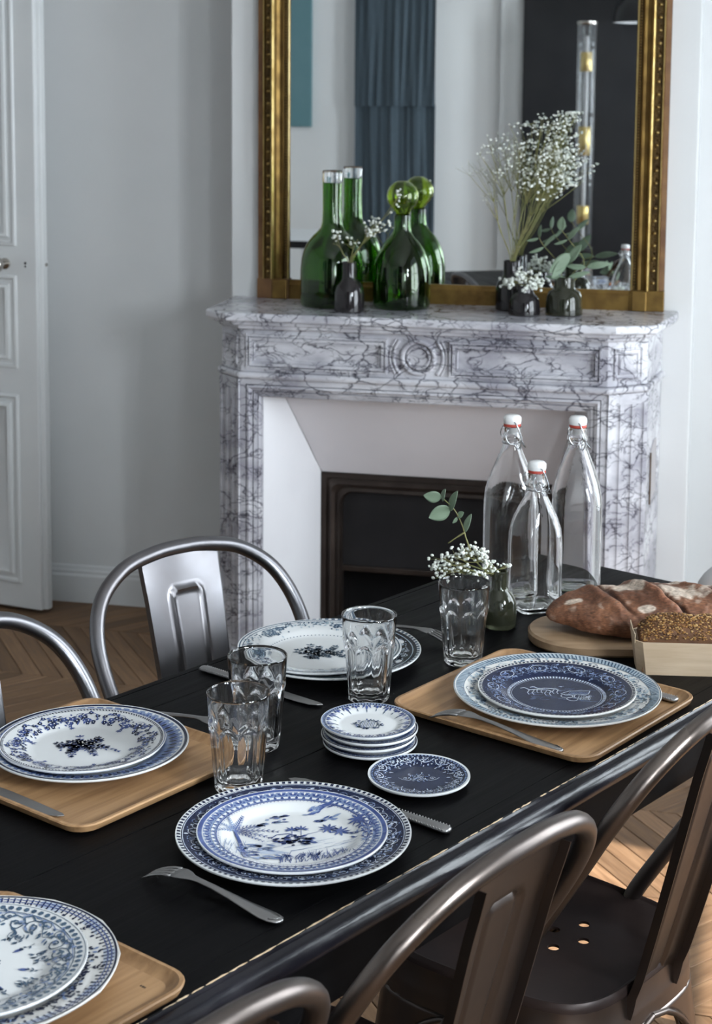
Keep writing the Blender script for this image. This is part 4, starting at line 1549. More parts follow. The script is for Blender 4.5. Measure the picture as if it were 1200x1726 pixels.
def d_fence_outer():
    p = Print(43)
    p.ring(0.962, 0.978, NAVY, k=1, ly=1).ring(0.878, 0.962, PALE, k=2, ly=0)
    p.ticks(0.878, 0.955, 120, 0.30, NAVY)
    p.ticks(0.905, 0.915, 120, 0.9, BLUE)
    p.ticks(0.932, 0.942, 120, 0.9, BLUE)
    p.ticks(0.862, 0.880, 60, 0.22, NAVY)
    for i in range(9):
        th = 2 * PI * i / 9 + .15
        p.at(th, 0.76)
        for k in range(46):
            p.leaf(p.R.gauss(0, .08), p.R.gauss(0, .035), p.R.uniform(0, 6.3), p.R.uniform(.03, .055), .026, NAVY if k % 3 else MID)
        p.twig(.10, .0, -.2, .16, 5, NAVY, .024, .5)
        p.twig(-.10, .0, 3.3, .14, 5, NAVY, .022, -.5)
        p.twig(.22, .02, 1.4, .09, 3, NAVY, .02, .2)
    p.T = None
    return p


def d_small_navy():
    p = Print(47)
    p.ring(0.0, 0.955, NAVY, k=12, ly=0)
    p.ring(0.945, 0.955, PALE, k=1, ly=1)
    p.ticks(0.90, 0.935, 80, 0.5, MID)
    for i in range(14):
        th = 2 * PI * i / 14
        p.at(th, 0.74)
        p.stroke([(.14 * cos(PI * k / 8), .10 - .15 * sin(PI * k / 8)) for k in range(9)], .016, PALE)
        for k in range(30):
            p.leaf(p.R.uniform(-.17, .17), p.R.uniform(-.12, .14), p.R.uniform(0, 6.3), .05, .022, PALE if k % 2 else MID)
        p.scroll(0, .04, 0, .06, PALE, .012)
        p.leaf(0, -.12, -PI / 2, .09, .03, PALE)
    p.T = None
    p.put(0, 0)
    for k in range(90):
        p.leaf(p.R.gauss(0, .10), p.R.gauss(0, .10), p.R.uniform(0, 6.3), .06, .022, PALE if k % 2 else MID)
    for sg in (-1, 1):
        p.stroke([(sg * .1, -.08), (sg * .22, -.14), (sg * .34, -.08), (sg * .40, .0)], .018, PALE, .006)
        p.scroll(sg * .26, -.03, 0, .06, PALE, .010, sg)
    p.T = None
    return p


def d_stack_top():
    p = Print(53)
    p.ring(0.955, 0.982, MID, k=1, ly=0).ring(0.90, 0.95, MID, k=1, ly=0)
    p.ticks(0.90, 0.95, 90, 0.45, NAVY)
    n = 22
    for i in range(n):
        p.at(2 * PI * i / n, 0.80)
        L = .20 if i % 2 else .13
        p.leaf(0, .09, -PI / 2, L, .06, BLUE)
        for sg in (-1, 1):
            p.leaf(sg * .03, .09, -PI / 2 + sg * .5, L * .75, .036, BLUE)
            p.dot(sg * .07, .03, .016, NAVY)
            p.scroll(sg * .06, .06, 1.5, .035, NAVY, .012, sg)
        p.leaf(0, -.05, -PI / 2, L * .7, .03, SLATE)
    p.T = None
    p.put(0, .02)
    p.stroke([(-.18, .18), (.14, .21), (.19, .05), (.12, -.16), (-.05, -.22), (-.20, -.12), (-.18, .18)], .018, SLATE)
    for k in range(9):
        p.stroke([(-.14 + .035 * k, -.15), (-.12 + .035 * k, .17)], .012, MID if k % 2 else SLATE)
    for k in range(44):
        a = p.R.uniform(0, 6.3)
        p.leaf(.26 * cos(a), .22 * sin(a), p.R.uniform(0, 6.3), .09, .04, SLATE if k % 2 else BLUE)
    for sg in (-1, 1):
        p.scroll(sg * .28, .02, 0, .08, SLATE, .014, sg)
    p.T = None
    return p


def plate(label, R, H, xy, z, rz, design, group=None, glaze='glaze_white', lobes=0, amp=0.0, name='dinner_plate', cat='plate'):
    t = thing(name, label, cat, (xy[0], xy[1], z), rz, group)
    plate_body(R, H, t, glaze, lobes, amp)
    if design:
        design().mesh(R, H, t)
    return t


ON_TRAY = TABLE_Z + 0.0062
WELL = 0.0060
GP = 'blue and white plates of the place settings'
VIEW = math.radians(14)
plate('large navy scrollwork plate with beaded edge, on bare black table in front', 0.1365, 0.021, (-0.460, 1.795), TABLE_Z, VIEW, d_navy_outer, GP)
plate('blue palm-tree scene plate resting on the navy scrollwork plate', 0.1108, 0.017, (-0.461, 1.793), TABLE_Z + WELL, VIEW, d_palm_inner, GP, name='dessert_plate')
plate('large black-patterned plate at the far side, under a teal flower plate', 0.1405, 0.021, (-0.566, 2.428), TABLE_Z, VIEW, d_black_outer, GP)
plate('white plate with teal flowers at the far side, beside the steel chair', 0.1260, 0.018, (-0.581, 2.424), TABLE_Z + WELL, VIEW, d_slate_inner, GP, name='dessert_plate')
plate('large pale teal-bordered plate on the right-hand tray', 0.1475, 0.022, (-0.207, 2.315), ON_TRAY, 0.05, d_slate_outer, GP, 'glaze_cream')
plate('dark navy plate with a pale cart scene, on the right-hand tray', 0.1123, 0.017, (-0.207, 2.313), ON_TRAY + WELL, 0.08, d_navy_inner, GP, 'glaze_cream', name='dessert_plate')
plate('large blue-bordered plate on the left-hand tray, under the floral plate', 0.1300, 0.020, (-0.783, 1.980), ON_TRAY, 0.35, d_blue_band, GP)
plate('white plate with blue flower garlands on the left-hand tray', 0.1095, 0.017, (-0.791, 1.977), ON_TRAY + WELL, 0.35, d_garland, GP, lobes=10, amp=0.012, name='dessert_plate')
plate('grey-white plate with fence border and sprigs, at the bottom left corner', 0.1355, 0.021, (-0.680, 1.428), ON_TRAY, 0.35, d_fence_outer, GP, 'glaze_cream', lobes=12, amp=0.012)
plate('white plate with dark beaded rim and scrolls, at the bottom left corner', 0.1110, 0.017, (-0.688, 1.430), ON_TRAY + WELL, 0.35, d_bead_inner, GP, name='dessert_plate')
plate('small navy plate with pale lace pattern, lying alone on the table', 0.0650, 0.0115, (-0.351, 2.008), TABLE_Z, VIEW, d_small_navy, None, name='side_plate')
stk = ['undermost small blue plate of the stack of four', 'small blue plate second from the bottom of the stack', 'small blue plate second from the top of the stack', 'small white plate with blue crest, topmost of the stack']
offs = [(0.0016, -0.001), (-0.0012, 0.001), (0.0018, 0.0012), (-0.0015, 0.0)]
for i in range(4):
    plate(stk[i], 0.0632, 0.0115, (-0.436 + offs[i][0], 2.105 + offs[i][1]), TABLE_Z + i * 0.0088, VIEW + i, d_stack_top if i == 3 else d_blue_band, 'stack of small plates', name='side_plate')

# ================================================================== TRAYS, CUTLERY, GLASS, BREAD


def rrect(hx, hy, r, k=6):
    out = []
    for cx, cy, a0 in ((hx - r, hy - r, 0), (-hx + r, hy - r, PI / 2), (-hx + r, -hy + r, PI), (hx - r, -hy + r, 1.5 * PI)):
        for i in range(k + 1):
            a = a0 + PI / 2 * i / k
            out.append((cx + r * cos(a), cy + r * sin(a)))
    return out


def tray(label, u, v, hx, hy, rot):
    p = tab(u, v)
    t = thing('wooden_tray', label, 'tray', (p.x, p.y, TABLE_Z), T_ANG + rot, 'oak serving trays')
    mb = MB()
    rings = []
    for ins, z, r in ((0.012, 0.0, 0.022), (0.004, 0.0035, 0.028), (0.0, 0.0115, 0.032), (0.0012, 0.013, 0.031), (0.005, 0.013, 0.028), (0.0065, 0.0115, 0.027), (0.011, 0.0075, 0.023), (0.018, 0.006, 0.017)):
        rings.append([(x, y, z) for x, y in rrect(hx - ins, hy - ins, r)])
    mb.loops(rings, cap0=True)
    mb.build('tray_rim', 'tray_oak', t, smooth=True, angle=40)
    MB().prism(rrect(hx - 0.0175, hy - 0.0175, 0.0175), 0.002, 0.0061).build('tray_base', 'tray_oak', t)
    return t


tray('oak tray at the right, under the dark cart-scene plate', 0.533, 0.0, 0.158, 0.165, math.radians(1.5))
tray('oak tray at the left, under the blue garland plate', -0.033, -0.330, 0.156, 0.160, math.radians(1.5))
tr3 = tray('oak tray cut off by the bottom left corner', -0.487, 0.022, 0.160, 0.150, math.radians(0.5))
mb = MB()
for dx_, w__ in ((0.0, 0.0016), (0.0026, 0.0022), (0.0056, 0.0012)):
    mb.box(0.122, 0.1245, -0.107 - dx_ - w__, -0.107 - dx_, 0.0060, 0.0063)
mb.build('maker_mark', 'soot', tr3)


def flat_rings(st, n=10):
    """stations (x, half width, centre z, half thickness)"""
    return [[(x, w * cos(2 * PI * j / n), z + h * sin(2 * PI * j / n)) for j in range(n)] for x, w, z, h in st]


def make_fork(label, loc, rz, L=0.19):
    t = thing('fork', label, 'fork', loc, rz, 'table forks')
    k = L / 0.19
    st = [(0.0, 0.002, 0.0036, 0.0016), (0.004, 0.0078, 0.0036, 0.0019), (0.012, 0.0105, 0.0038, 0.002), (0.024, 0.0108, 0.0046, 0.002), (0.045, 0.0085, 0.0075, 0.002), (0.07, 0.0058, 0.0115, 0.0021), (0.095, 0.0042, 0.0150, 0.0023), (0.115, 0.0042, 0.0170, 0.0021), (0.124, 0.0060, 0.0176, 0.0017), (0.131, 0.0095, 0.0180, 0.0013), (0.139, 0.0118, 0.0180, 0.0011), (0.150, 0.0122, 0.0170, 0.0010)]
    hd = MB().loops(flat_rings([(x * k, w, z, h) for x, w, z, h in st]), cap0=True, cap1=True).build('handle', 'cutlery_steel', t, smooth=True)
    for i in range(4):
        y = -0.0099 + 0.0066 * i
        pts = [(x * k, y * s, z) for x, s, z in ((0.147, 1.0, 0.0172), (0.158, 1.0, 0.0154), (0.168, 0.99, 0.0125), (0.178, 0.97, 0.0085), (0.186, 0.95, 0.0045), (0.190, 0.94, 0.0022))]
        MB().tube(pts, [0.0019, 0.0019, 0.0018, 0.0016, 0.0012, 0.0006], 6).build('tine', 'cutlery_steel', t, smooth=True)
    pts = [(0.004 + 0.014 * (1 - cos(a)), 0.0074 * sin(a) * 1.0, 0.0057 + 0.0003) for a in [(-1.25 + 2.5 * i / 12) for i in range(13)]]
    MB().tube([(x * k, y, z) for x, y, z in pts], 0.0005, 5).build('thread_line', 'cutlery_steel', hd, smooth=True)
    return t


def make_knife(label, loc, rz, L=0.24):
    t = thing('knife', label, 'knife', loc, rz, 'table knives')
    k = L / 0.24
    st = [(0.0, 0.003, 0.0042, 0.0020), (0.002, 0.0075, 0.0042, 0.0034), (0.008, 0.0092, 0.0044, 0.0040), (0.03, 0.0086, 0.0044, 0.0040), (0.07, 0.0072, 0.0042, 0.0036), (0.098, 0.0066, 0.0040, 0.0032), (0.104, 0.0072, 0.0040, 0.0032), (0.110, 0.0060, 0.0036, 0.0022)]
    hd = MB().loops(flat_rings([(x * k, w, z, h) for x, w, z, h in st], 14), cap0=True, cap1=True).build('handle', 'cutlery_steel', t, smooth=True)
    mb = MB()
    for sy in (-1, 1):
        for i in range(22):
            mb.ball(((0.006 + i * 0.0042) * k, sy * (0.0077 - 0.00007 * i), 0.0066), 0.0011, n=6, k=4)
    mb.build('beading', 'cutlery_steel', hd, smooth=True, kind='stuff')
    out = [(0.106, -0.0065), (0.125, -0.0085), (0.170, -0.0098), (0.205, -0.0095), (0.224, -0.007), (0.235, -0.001), (0.240, 0.006), (0.234, 0.0085), (0.19, 0.0090), (0.14, 0.0088), (0.106, 0.0065)]
    MB().prism([(x * k, y) for x, y in out], 0.0028, 0.0042).build('blade', 'cutlery_steel', t, bevel=0.0005)
    return t


A_IN = math.atan2(-TY.y, -TY.x)      # pointing away from the near edge
A_OUT = math.atan2(TY.y, TY.x)
p = tab(-0.176, 0.143)
make_fork('fork lying tines down on the black table, in front of the palm plate', p, A_IN + 0.10, 0.187)
p = tab(0.393, 0.122, ON_TRAY)
make_fork('fork lying tines down on the right-hand tray', p, A_IN + 0.05, 0.207)
p = tab(0.640, -0.437)
make_fork('fork at the far side, tines showing beyond the teal flower plate', p, A_OUT + 0.07, 0.187)
p = tab(0.120, -0.413, ON_TRAY)
make_fork('fork whose tines point out beside the blue garland plate', p, A_OUT + 0.14, 0.187)
make_knife('knife whose beaded handle shows right of the palm plate', tab(0.112, 0.147), A_IN + 0.02, 0.247)
make_knife('dark knife at the far side, handle over the table edge by the steel chair', tab(0.318, -0.474), A_OUT, 0.238)
make_knife('knife blade on the left-hand tray, pointing to its near corner', tab(-0.171, -0.458, ON_TRAY), A_OUT, 0.24)
make_knife('knife end peeping out from under the plate on the right-hand tray', tab(0.655, 0.145, ON_TRAY), A_IN - 0.03, 0.235)


def make_glass(label, xy, rz):
    t = thing('tumbler', label, 'glass', (xy[0], xy[1], TABLE_Z), rz, 'faceted tumblers')
    H, N = 0.126, 9
    n = N * 12

    def ro(z):
        return 0.0292 + 0.0108 * (z / H) ** 0.85

    def outer(th, z):
        r = ro(z)
        ph = (th % (2 * PI / N)) - PI / N
        flat = r * cos(PI / N) / cos(ph) * (0.985 + 0.015 * abs(ph) * N / PI)
        za = 0.078 + 0.011 * cos(ph * N / 2)
        k = 1 - smooth01(za - 0.006, za + 0.002, z)
        k *= smooth01(0.001, 0.010, z) * 0.85 + 0.15
        bulge = 0.0010 * math.exp(-((z - za - 0.002) / 0.004) ** 2) if z > 0.05 else 0
        return r * (1 - k) + flat * k + bulge
    zs = [0.0, 0.0008, 0.003, 0.007, 0.012, 0.02, 0.03, 0.04, 0.05, 0.06, 0.066, 0.070, 0.074, 0.077, 0.080, 0.083, 0.086, 0.089, 0.092, 0.096, 0.102, 0.110, 0.118, 0.1235]
    rings = []
    rings.append([(0.018 * cos(2 * PI * j / n), 0.018 * sin(2 * PI * j / n), 0.0022) for j in range(n)])
    rings.append([(0.023 * cos(2 * PI * j / n), 0.023 * sin(2 * PI * j / n), 0.0) for j in range(n)])
    for z in zs:
        f = 0.955 if z == 0 else (0.985 if z < 0.001 else 1)
        rings.append([(outer(2 * PI * j / n, z) * f * cos(2 * PI * j / n), outer(2 * PI * j / n, z) * f * sin(2 * PI * j / n), z) for j in range(n)])
    for dr, z in ((0.0003, 0.1256), (0.0008, 0.126), (0.0013, 0.1256)):
        rings.append([((ro(z) - dr) * cos(2 * PI * j / n), (ro(z) - dr) * sin(2 * PI * j / n), z) for j in range(n)])
    for z in (0.122, 0.11, 0.095, 0.08, 0.06, 0.04, 0.025, 0.018):
        w = 0.0012 + 0.0030 * (1 - z / H)
        rings.append([((ro(z) * 0.985 - w) * cos(2 * PI * j / n), (ro(z) * 0.985 - w) * sin(2 * PI * j / n), z) for j in range(n)])
    rings.append([(0.020 * cos(2 * PI * j / n), 0.020 * sin(2 * PI * j / n), 0.0135) for j in range(n)])
    rings.append([(0.008 * cos(2 * PI * j / n), 0.008 * sin(2 * PI * j / n), 0.0125) for j in range(n)])
    MB().loops(rings, cap0=True, cap1=True).build('tumbler_body', 'clear_glass', t, smooth=True, angle=50)
    return t


make_glass('nearest faceted tumbler, standing right behind the palm plate', (-0.568, 1.938), 0.1)
make_glass('faceted tumbler second from the front, overlapping the nearest one', (-0.582, 2.075), 0.4)
make_glass('faceted tumbler in front of the teal flower plate, behind the small plate stack', (-0.474, 2.282), 0.2)
make_glass('faceted tumbler farthest back, white blossoms rising behind it', (-0.365, 2.470), 0.5)


def super_ring(r, e, z, n=48):
    out = []
    for j in range(n):
        a = 2 * PI * j / n
        c, s = cos(a), sin(a)
        q = (abs(c) ** e + abs(s) ** e) ** (-1 / e)
        out.append((r * q * c, r * q * s, z))
    return out


def swing_bottle(label, xy, rz, H, hw, zb, zn):
    """square shouldered bottle: body to zb, neck from zn, glass top at H-0.022"""
    t = thing('swing_top_bottle', label, 'bottle', (xy[0], xy[1], TABLE_Z), rz, 'clear swing-top bottles')
    gt = H - 0.020
    st = [(hw * .86, 5, 0.0), (hw * .97, 5, 0.003), (hw, 5.5, 0.009), (hw, 5.5, zb * .5), (hw, 5.5, zb * .85), (hw * .995, 5, zb), (hw * .965, 4.2, zb + (zn - zb) * .18), (hw * .875, 3.4, zb + (zn - zb) * .38), (hw * .725, 2.8, zb + (zn - zb) * .58), (hw * .54, 2.4, zb + (zn - zb) * .78), (hw * .40, 2.1, zb + (zn - zb) * .92), (0.0150, 2, zn), (0.0140, 2, zn + .008), (0.0150, 2, gt - .024), (0.0178, 2, gt - .021), (0.0180, 2, gt - .016), (0.0152, 2, gt - .013), (0.0150, 2, gt - .006), (0.0164, 2, gt - .004), (0.0160, 2, gt)]
    rings = [super_ring(hw * .5, 3, 0.004)] + [super_ring(r, e, z) for r, e, z in st]
    inner = []
    for r, e, z in reversed(st[2:]):
        w = 0.0030 if z < zn else 0.0040
        inner.append(super_ring(max(0.004, r - w), e, max(z, 0.012)))
    rings += [super_ring(0.0125, 2, gt + .0006)] + inner[0:] + [super_ring(hw * .55, 3, 0.0145)]
    MB().loops(rings, cap0=True, cap1=True).build('bottle_glass', 'clear_glass', t, smooth=True, angle=60)
    stp = MB().lathe([(0.009, gt - .012), (0.0105, gt + .0045), (0.0150, gt + .0055), (0.0158, gt + .010), (0.0155, gt + .016), (0.0125, gt + .0195), (0.004, gt + .0205)], 28).build('ceramic_stopper', 'stopper_white', t, smooth=True, angle=50)
    MB().loops([[(r * cos(2 * PI * j / 28), r * sin(2 * PI * j / 28), z) for j in range(28)] for r, z in ((0.0106, gt + .0008), (0.0148, gt + .0008), (0.0152, gt + .0030), (0.0148, gt + .0052), (0.0106, gt + .0052))], close=True).build('rubber_seal', 'rubber_red', stp, smooth=True, angle=50)
    mb = MB()
    zr = gt - .028
    mb.tube([(0.0166 * cos(2 * PI * i / 24), 0.0166 * sin(2 * PI * i / 24), zr) for i in range(25)], 0.0011, 6)
    for s in (-1, 1):
        mb.tube(spline([(0, s * .0155, gt + .010), (.003, s * .0185, gt + .006), (.009, s * .0205, gt - .008), (.0125, s * .0205, gt - .022), (.008, s * .019, zr - .008), (0, s * .0172, zr)], 5), 0.0011, 6)
        mb.tube(spline([(0, s * .0172, zr), (-.010, s * .021, zr + .002), (-.016, s * .020, gt - .014), (-.0115, s * .019, gt - .002)], 5), 0.0011, 6)
    mb.tube(spline([(.0125, -.0205, gt - .022), (.021, -.012, gt - .034), (.023, 0, gt - .037), (.021, .012, gt - .034), (.0125, .0205, gt - .022)], 5), 0.0011, 6)
    mb.build('wire_bail', 'wire', t, smooth=True)
    return t


swing_bottle('tall clear swing-top bottle at the left of the three', (-0.343, 2.857), 0.35, 0.313, 0.0435, 0.158, 0.262)
swing_bottle('shorter clear swing-top bottle standing in front of the two tall ones', (-0.289, 2.764), 0.55, 0.2545, 0.0385, 0.128, 0.208)
swing_bottle('tall clear swing-top bottle at the right, behind the bread', (-0.232, 2.886), 0.15, 0.311, 0.0440, 0.158, 0.262)

# ---- bread board, crusty loaf, seeded loaf in its veneer mould
d12 = Vector((cos(math.radians(12)), sin(math.radians(12)), 0))
bc = Vector((-0.192, 2.617, 0)) + d12 * 0.115
brd = thing('bread_board', 'thick rounded wooden board under the big loaf', 'board', (bc.x, bc.y, TABLE_Z), math.radians(12))
out = rrect(0.205, 0.088, 0.086, 10)
MB().loops([[(x * s, y * (s if s == 1 else 1 - (1 - s) * 3), z) for x, y in out] for s, z in ((0.985, 0.0), (1.0, 0.004), (1.0, 0.0145), (0.985, 0.018))], cap0=True, cap1=True).build('board_slab', 'board_wood', brd, smooth=True, angle=40)

LC, LA = Vector((-0.068, 2.655, TABLE_Z + 0.0185)), math.radians(16)
mb = MB()
nu, nv = 230, 110
cols = []
random.seed(3)
# floured places: along, across (-1 front .. 1 back), sizes, slant
PATCH = [(-0.060, 0.16, 0.040, 0.20, -0.9), (0.020, -0.05, 0.042, 0.20, -0.6), (0.060, 0.40, 0.075, 0.13, -0.2), (-0.035, 0.48, 0.05, 0.12, -0.3), (0.105, -0.16, 0.013, 0.09, 0), (-0.150, -0.12, 0.016, 0.10, 0.2), (-0.045, -0.46, 0.014, 0.07, 0.3)]
# slashes: place along the loaf at the ridge, slant, depth
SLASH = [(-0.012, -0.055, 0.0105), (0.075, -0.075, 0.0085), (-0.095, -0.05, 0.0060)]


def loaf_pt(a, b):
    """a along the loaf -1..1, b across -1..1 over the top"""
    x = a * 0.192
    prof = (1 - abs(a) ** 2.3) ** 0.55
    ang = b * PI * 0.62
    y = 0.082 * prof * sin(ang) * (1 + 0.10 * noise.noise(Vector((x * 14, 3, 0))))
    z = 0.024 + (0.040 + 0.006 * noise.noise(Vector((x * 12, y * 12, 7)))) * prof * (1 - (1 - cos(ang)) ** 1.15)
    p0 = Vector((x, y, z))
    f = noise.noise(p0 * 18) * 0.0050 + noise.noise(p0 * 48) * 0.0026 + noise.noise(p0 * 120) * 0.0012
    rid = 0.0
    for x0, sl_, dep in SLASH:
        dd = x - x0 - sl_ * b + 0.006 * noise.noise(p0 * 40 + Vector((x0 * 90, 0, 0)))
        win = smooth01(-0.75, -0.35, b) * (1 - smooth01(0.35, 0.75, b))
        rid += win * dep * (-math.exp(-(dd / 0.0042) ** 2) + 0.75 * math.exp(-((dd + 0.013) / 0.0095) ** 2))
    nrm = Vector((a * 0.3, sin(ang), cos(ang)))
    p = p0 + nrm * (f + rid * prof)
    p.z = max(0.0004, p.z)
    return p, rid, prof


fs = []
vs = []
for j in range(nv):
    for i in range(nu):
        a, b = -0.999 + 1.998 * i / (nu - 1), -1 + 2 * j / (nv - 1)
        p, rid, prof = loaf_pt(a, b)
        vs.append(p)
        nz = noise.noise(p * 26) * .5 + .5
        n2 = noise.noise(p * 85) * .5 + .5
        n3 = noise.noise(p * 260) * .5 + .5
        c = Vector((0.105, 0.040, 0.019)).lerp(Vector((0.235, 0.100, 0.050)), smooth01(.25, .8, nz * .7 + n3 * .3))
        c = c.lerp(Vector((0.030, 0.012, 0.008)), min(1, max(0, -rid * 160)))
        c = c.lerp(Vector((0.30, 0.125, 0.072)), smooth01(0.002, 0.007, rid) * .6)
        fl = 0
        for px, pb, sx, sb, sh in PATCH:
            dx_, db_ = a * 0.19 - px - sh * 0.05 * (b - pb), b - pb
            e = (dx_ / sx) ** 2 + (db_ / sb) ** 2
            if e < 3:
                fl = max(fl, 1 - smooth01(0.45, 1.15, e + (n2 - .5) * 1.5 + (nz - .5) * 1.0))
        fl = max(fl * (0.75 + .5 * (n3 - .5)), 0.30 * smooth01(0.62, 0.8, n2) * smooth01(.45, .7, nz))
        if rid < -0.002:
            fl *= 0.2
        c = c.lerp(Vector((0.66, 0.56, 0.46)), max(0, min(1, fl)))
        cols.append((*c, 1))
for j in range(nv - 1):
    for i in range(nu - 1):
        fs.append((j * nu + i, j * nu + i + 1, (j + 1) * nu + i + 1, (j + 1) * nu + i))
# close underneath
for i in range(nu - 1):
    fs.append(((nv - 1) * nu + i, (nv - 1) * nu + i + 1, i + 1, i))
loaf = MB().add(vs, fs).build('crusty_loaf', 'loaf_crust', smooth=True)
at = loaf.data.color_attributes.new('crust', 'FLOAT_COLOR', 'POINT')
for i, c in enumerate(cols):
    at.data[i].color = c
loaf.location, loaf.rotation_euler = LC, (0, 0, LA)
tag(loaf, 'big dark crusty loaf dusted with flour, on the wooden board', 'bread')

MA = math.radians(9)
mdir, mnr = Vector((cos(MA), sin(MA), 0)), Vector((-sin(MA), cos(MA), 0))
ML, MW = 0.235, 0.062
mc = Vector((-0.100, 2.474, 0)) + mdir * ML / 2 + mnr * MW / 2
mould = thing('veneer_baking_mould', 'pale wood veneer baking mould at the right edge, holding seeded bread', 'baking mould', (mc.x, mc.y, TABLE_Z), MA)


def oct_(hx, hy, c):
    return [(hx - c, -hy), (hx, -hy + c), (hx, hy - c), (hx - c, hy), (-hx + c, hy), (-hx, hy - c), (-hx, -hy + c), (-hx + c, -hy)]


w_ = []
for s, z in ((0.0, 0.0), (0.007, 0.052)):
    w_.append([(x, y, z) for x, y in oct_(ML / 2 + s, MW / 2 + s * .8, 0.012)])
for s, z in ((0.0055, 0.052), (-0.001, 0.003)):
    w_.append([(x, y, z) for x, y in oct_(ML / 2 + s, MW / 2 + s * .8, 0.012)])
MB().loops(w_, cap0=True, cap1=True).build('veneer_wall', 'veneer', mould)
for sx in (-1, 1):
    mb = MB()
    x0 = sx * (ML / 2 + 0.0068)
    mb.loops([[(x0 + sx * t, y, z) for y, z in ((-MW / 2 - .002, 0.050), (MW / 2 + .002, 0.050), (MW / 2 + .004, 0.064), (0, 0.061), (-MW / 2 - .004, 0.064))] for t in (-0.0012, 0.0)], cap0=True, cap1=True)
    mb.build('end_flap', 'veneer', mould)
sl = thing('seeded_loaf', 'small golden seeded loaf sitting in the veneer mould', 'bread', (mc.x, mc.y, TABLE_Z + 0.0035), MA)


def seed_top(a, b):
    x = (2 * a - 1) * (ML / 2 - 0.002)
    ang = (2 * b - 1) * PI / 2
    e = max(0, 1 - abs(2 * a - 1) ** 5) ** 0.5
    y = (MW / 2 + 0.001) * sin(ang) * (0.96 + 0.04 * e)
    z = 0.047 + (0.034 * e + 0.005 * noise.noise(Vector((x * 30, y * 30, 1)))) * max(0, cos(ang)) ** 0.8
    return Vector((x, y, z))


mb = MB().grid(60, 26, seed_top)
mb.box(-ML / 2 + 0.006, ML / 2 - 0.006, -MW / 2 + 0.003, MW / 2 - 0.003, 0.0, 0.046)
mb.build('crust', 'crust_dark', sl, smooth=True, angle=60)
sd = MB()
random.seed(8)
for k in range(2300):
    a, b = random.uniform(0.01, 0.99), random.uniform(0.03, 0.97)
    p = seed_top(a, b)
    q = random.choice((0, 0, 1, 1, 2))
    r = random.uniform(0.0011, 0.0019)
    sd.ball(p + Vector((0, 0, 0.0003)), r, q, (random.uniform(1, 1.7), random.uniform(.8, 1.2), .75), 5, 4)
mat('seed_gold', (0.40, 0.21, 0.06), 0.5, col2=(0.28, 0.13, 0.035), nscale=90)
mat('seed_brown', (0.15, 0.065, 0.02), 0.5, col2=(0.09, 0.04, 0.015), nscale=90)
mat('seed_pale', (0.52, 0.34, 0.14), 0.5, col2=(0.42, 0.25, 0.09), nscale=90)
sd.build('seeds', ['seed_gold', 'seed_brown', 'seed_pale'], sl, smooth=True, kind='stuff')

# ================================================================== BOTTLES, VASES AND FLOWERS


def shell(name, prof, m, parent, wall=0.003, base=0.006, n=64, rf=None):
    """hollow turned vessel: outer profile from foot to lip, inner wall offset inwards"""
    inner = [(max(0.001, r - wall), max(z, base)) for r, z in reversed(prof)]
    full = [(prof[0][0] * .6, 0.0015)] + prof + [(prof[-1][0] - wall * .5, prof[-1][1] + wall * .4)] + inner + [(prof[0][0] * .4, base + 0.001)]
    return MB().lathe(full, n, rfun=rf).build(name, m, parent, smooth=True, angle=50)


def green_bottle():
    t = thing('green_bottle', 'tall green glass bottle with a clear collar, left on the mantelshelf', 'bottle', (-1.030, 4.418, SHELF_T))
    pr = [(0.076, 0.0), (0.0835, 0.004), (0.0855, 0.012), (0.086, 0.05), (0.0855, 0.10), (0.083, 0.128), (0.077, 0.152), (0.066, 0.175), (0.052, 0.192), (0.040, 0.203), (0.031, 0.214), (0.0275, 0.228), (0.0260, 0.26), (0.0262, 0.30), (0.0268, 0.335)]
    shell('bottle_glass', pr, 'green_glass', t)
    col = [(0.0266, 0.3352), (0.0276, 0.338), (0.0278, 0.362), (0.0272, 0.3665), (0.0255, 0.368), (0.0235, 0.3665), (0.0230, 0.338), (0.0232, 0.3352)]
    MB().lathe(col, 48, cap0=False, cap1=False).loops([[(r * cos(2 * PI * j / 48), r * sin(2 * PI * j / 48), 0.3352) for j in range(48)] for r in (0.0232, 0.0266)]).build('clear_collar', 'clear_glass', t, smooth=True, angle=50)


def stopper_bottle():
    t = thing('stoppered_bottle', 'round-shouldered green glass bottle with a ball stopper on the mantelshelf', 'bottle', (-0.838, 4.425, SHELF_T))
    pr = [(0.068, 0.0), (0.0755, 0.004), (0.0775, 0.012), (0.0785, 0.05), (0.0785, 0.085), (0.076, 0.110), (0.070, 0.135), (0.060, 0.158), (0.047, 0.178), (0.034, 0.192), (0.026, 0.203), (0.0228, 0.215), (0.0222, 0.235), (0.0226, 0.252)]
    shell('bottle_glass', pr, 'green_glass', t)
    R, zc = 0.043, 0.302
    pr = [(0.0150, 0.236), (0.0165, 0.250), (0.0180, 0.256), (0.024, 0.264)]
    for i in range(9):
        a = -0.95 + (PI / 2 + 0.95) * i / 8
        pr.append((max(0.0006, R * cos(a)), zc + R * sin(a)))
    full = pr + [(max(0.0005, r - 0.0022), z - (0.0022 if i == len(pr) - 1 else 0)) for i, (r, z) in reversed(list(enumerate(pr)))]
    MB().lathe(full, 48, cap0=False, cap1=False).build('ball_stopper', 'lime_glass', t, smooth=True)


green_bottle()
stopper_bottle()


def vase(name, label, loc, prof, m, group=None):
    t = thing(name, label, 'vase', loc, 0.0, group)
    shell('vase_body', prof, m, t, 0.004, 0.008)
    return t


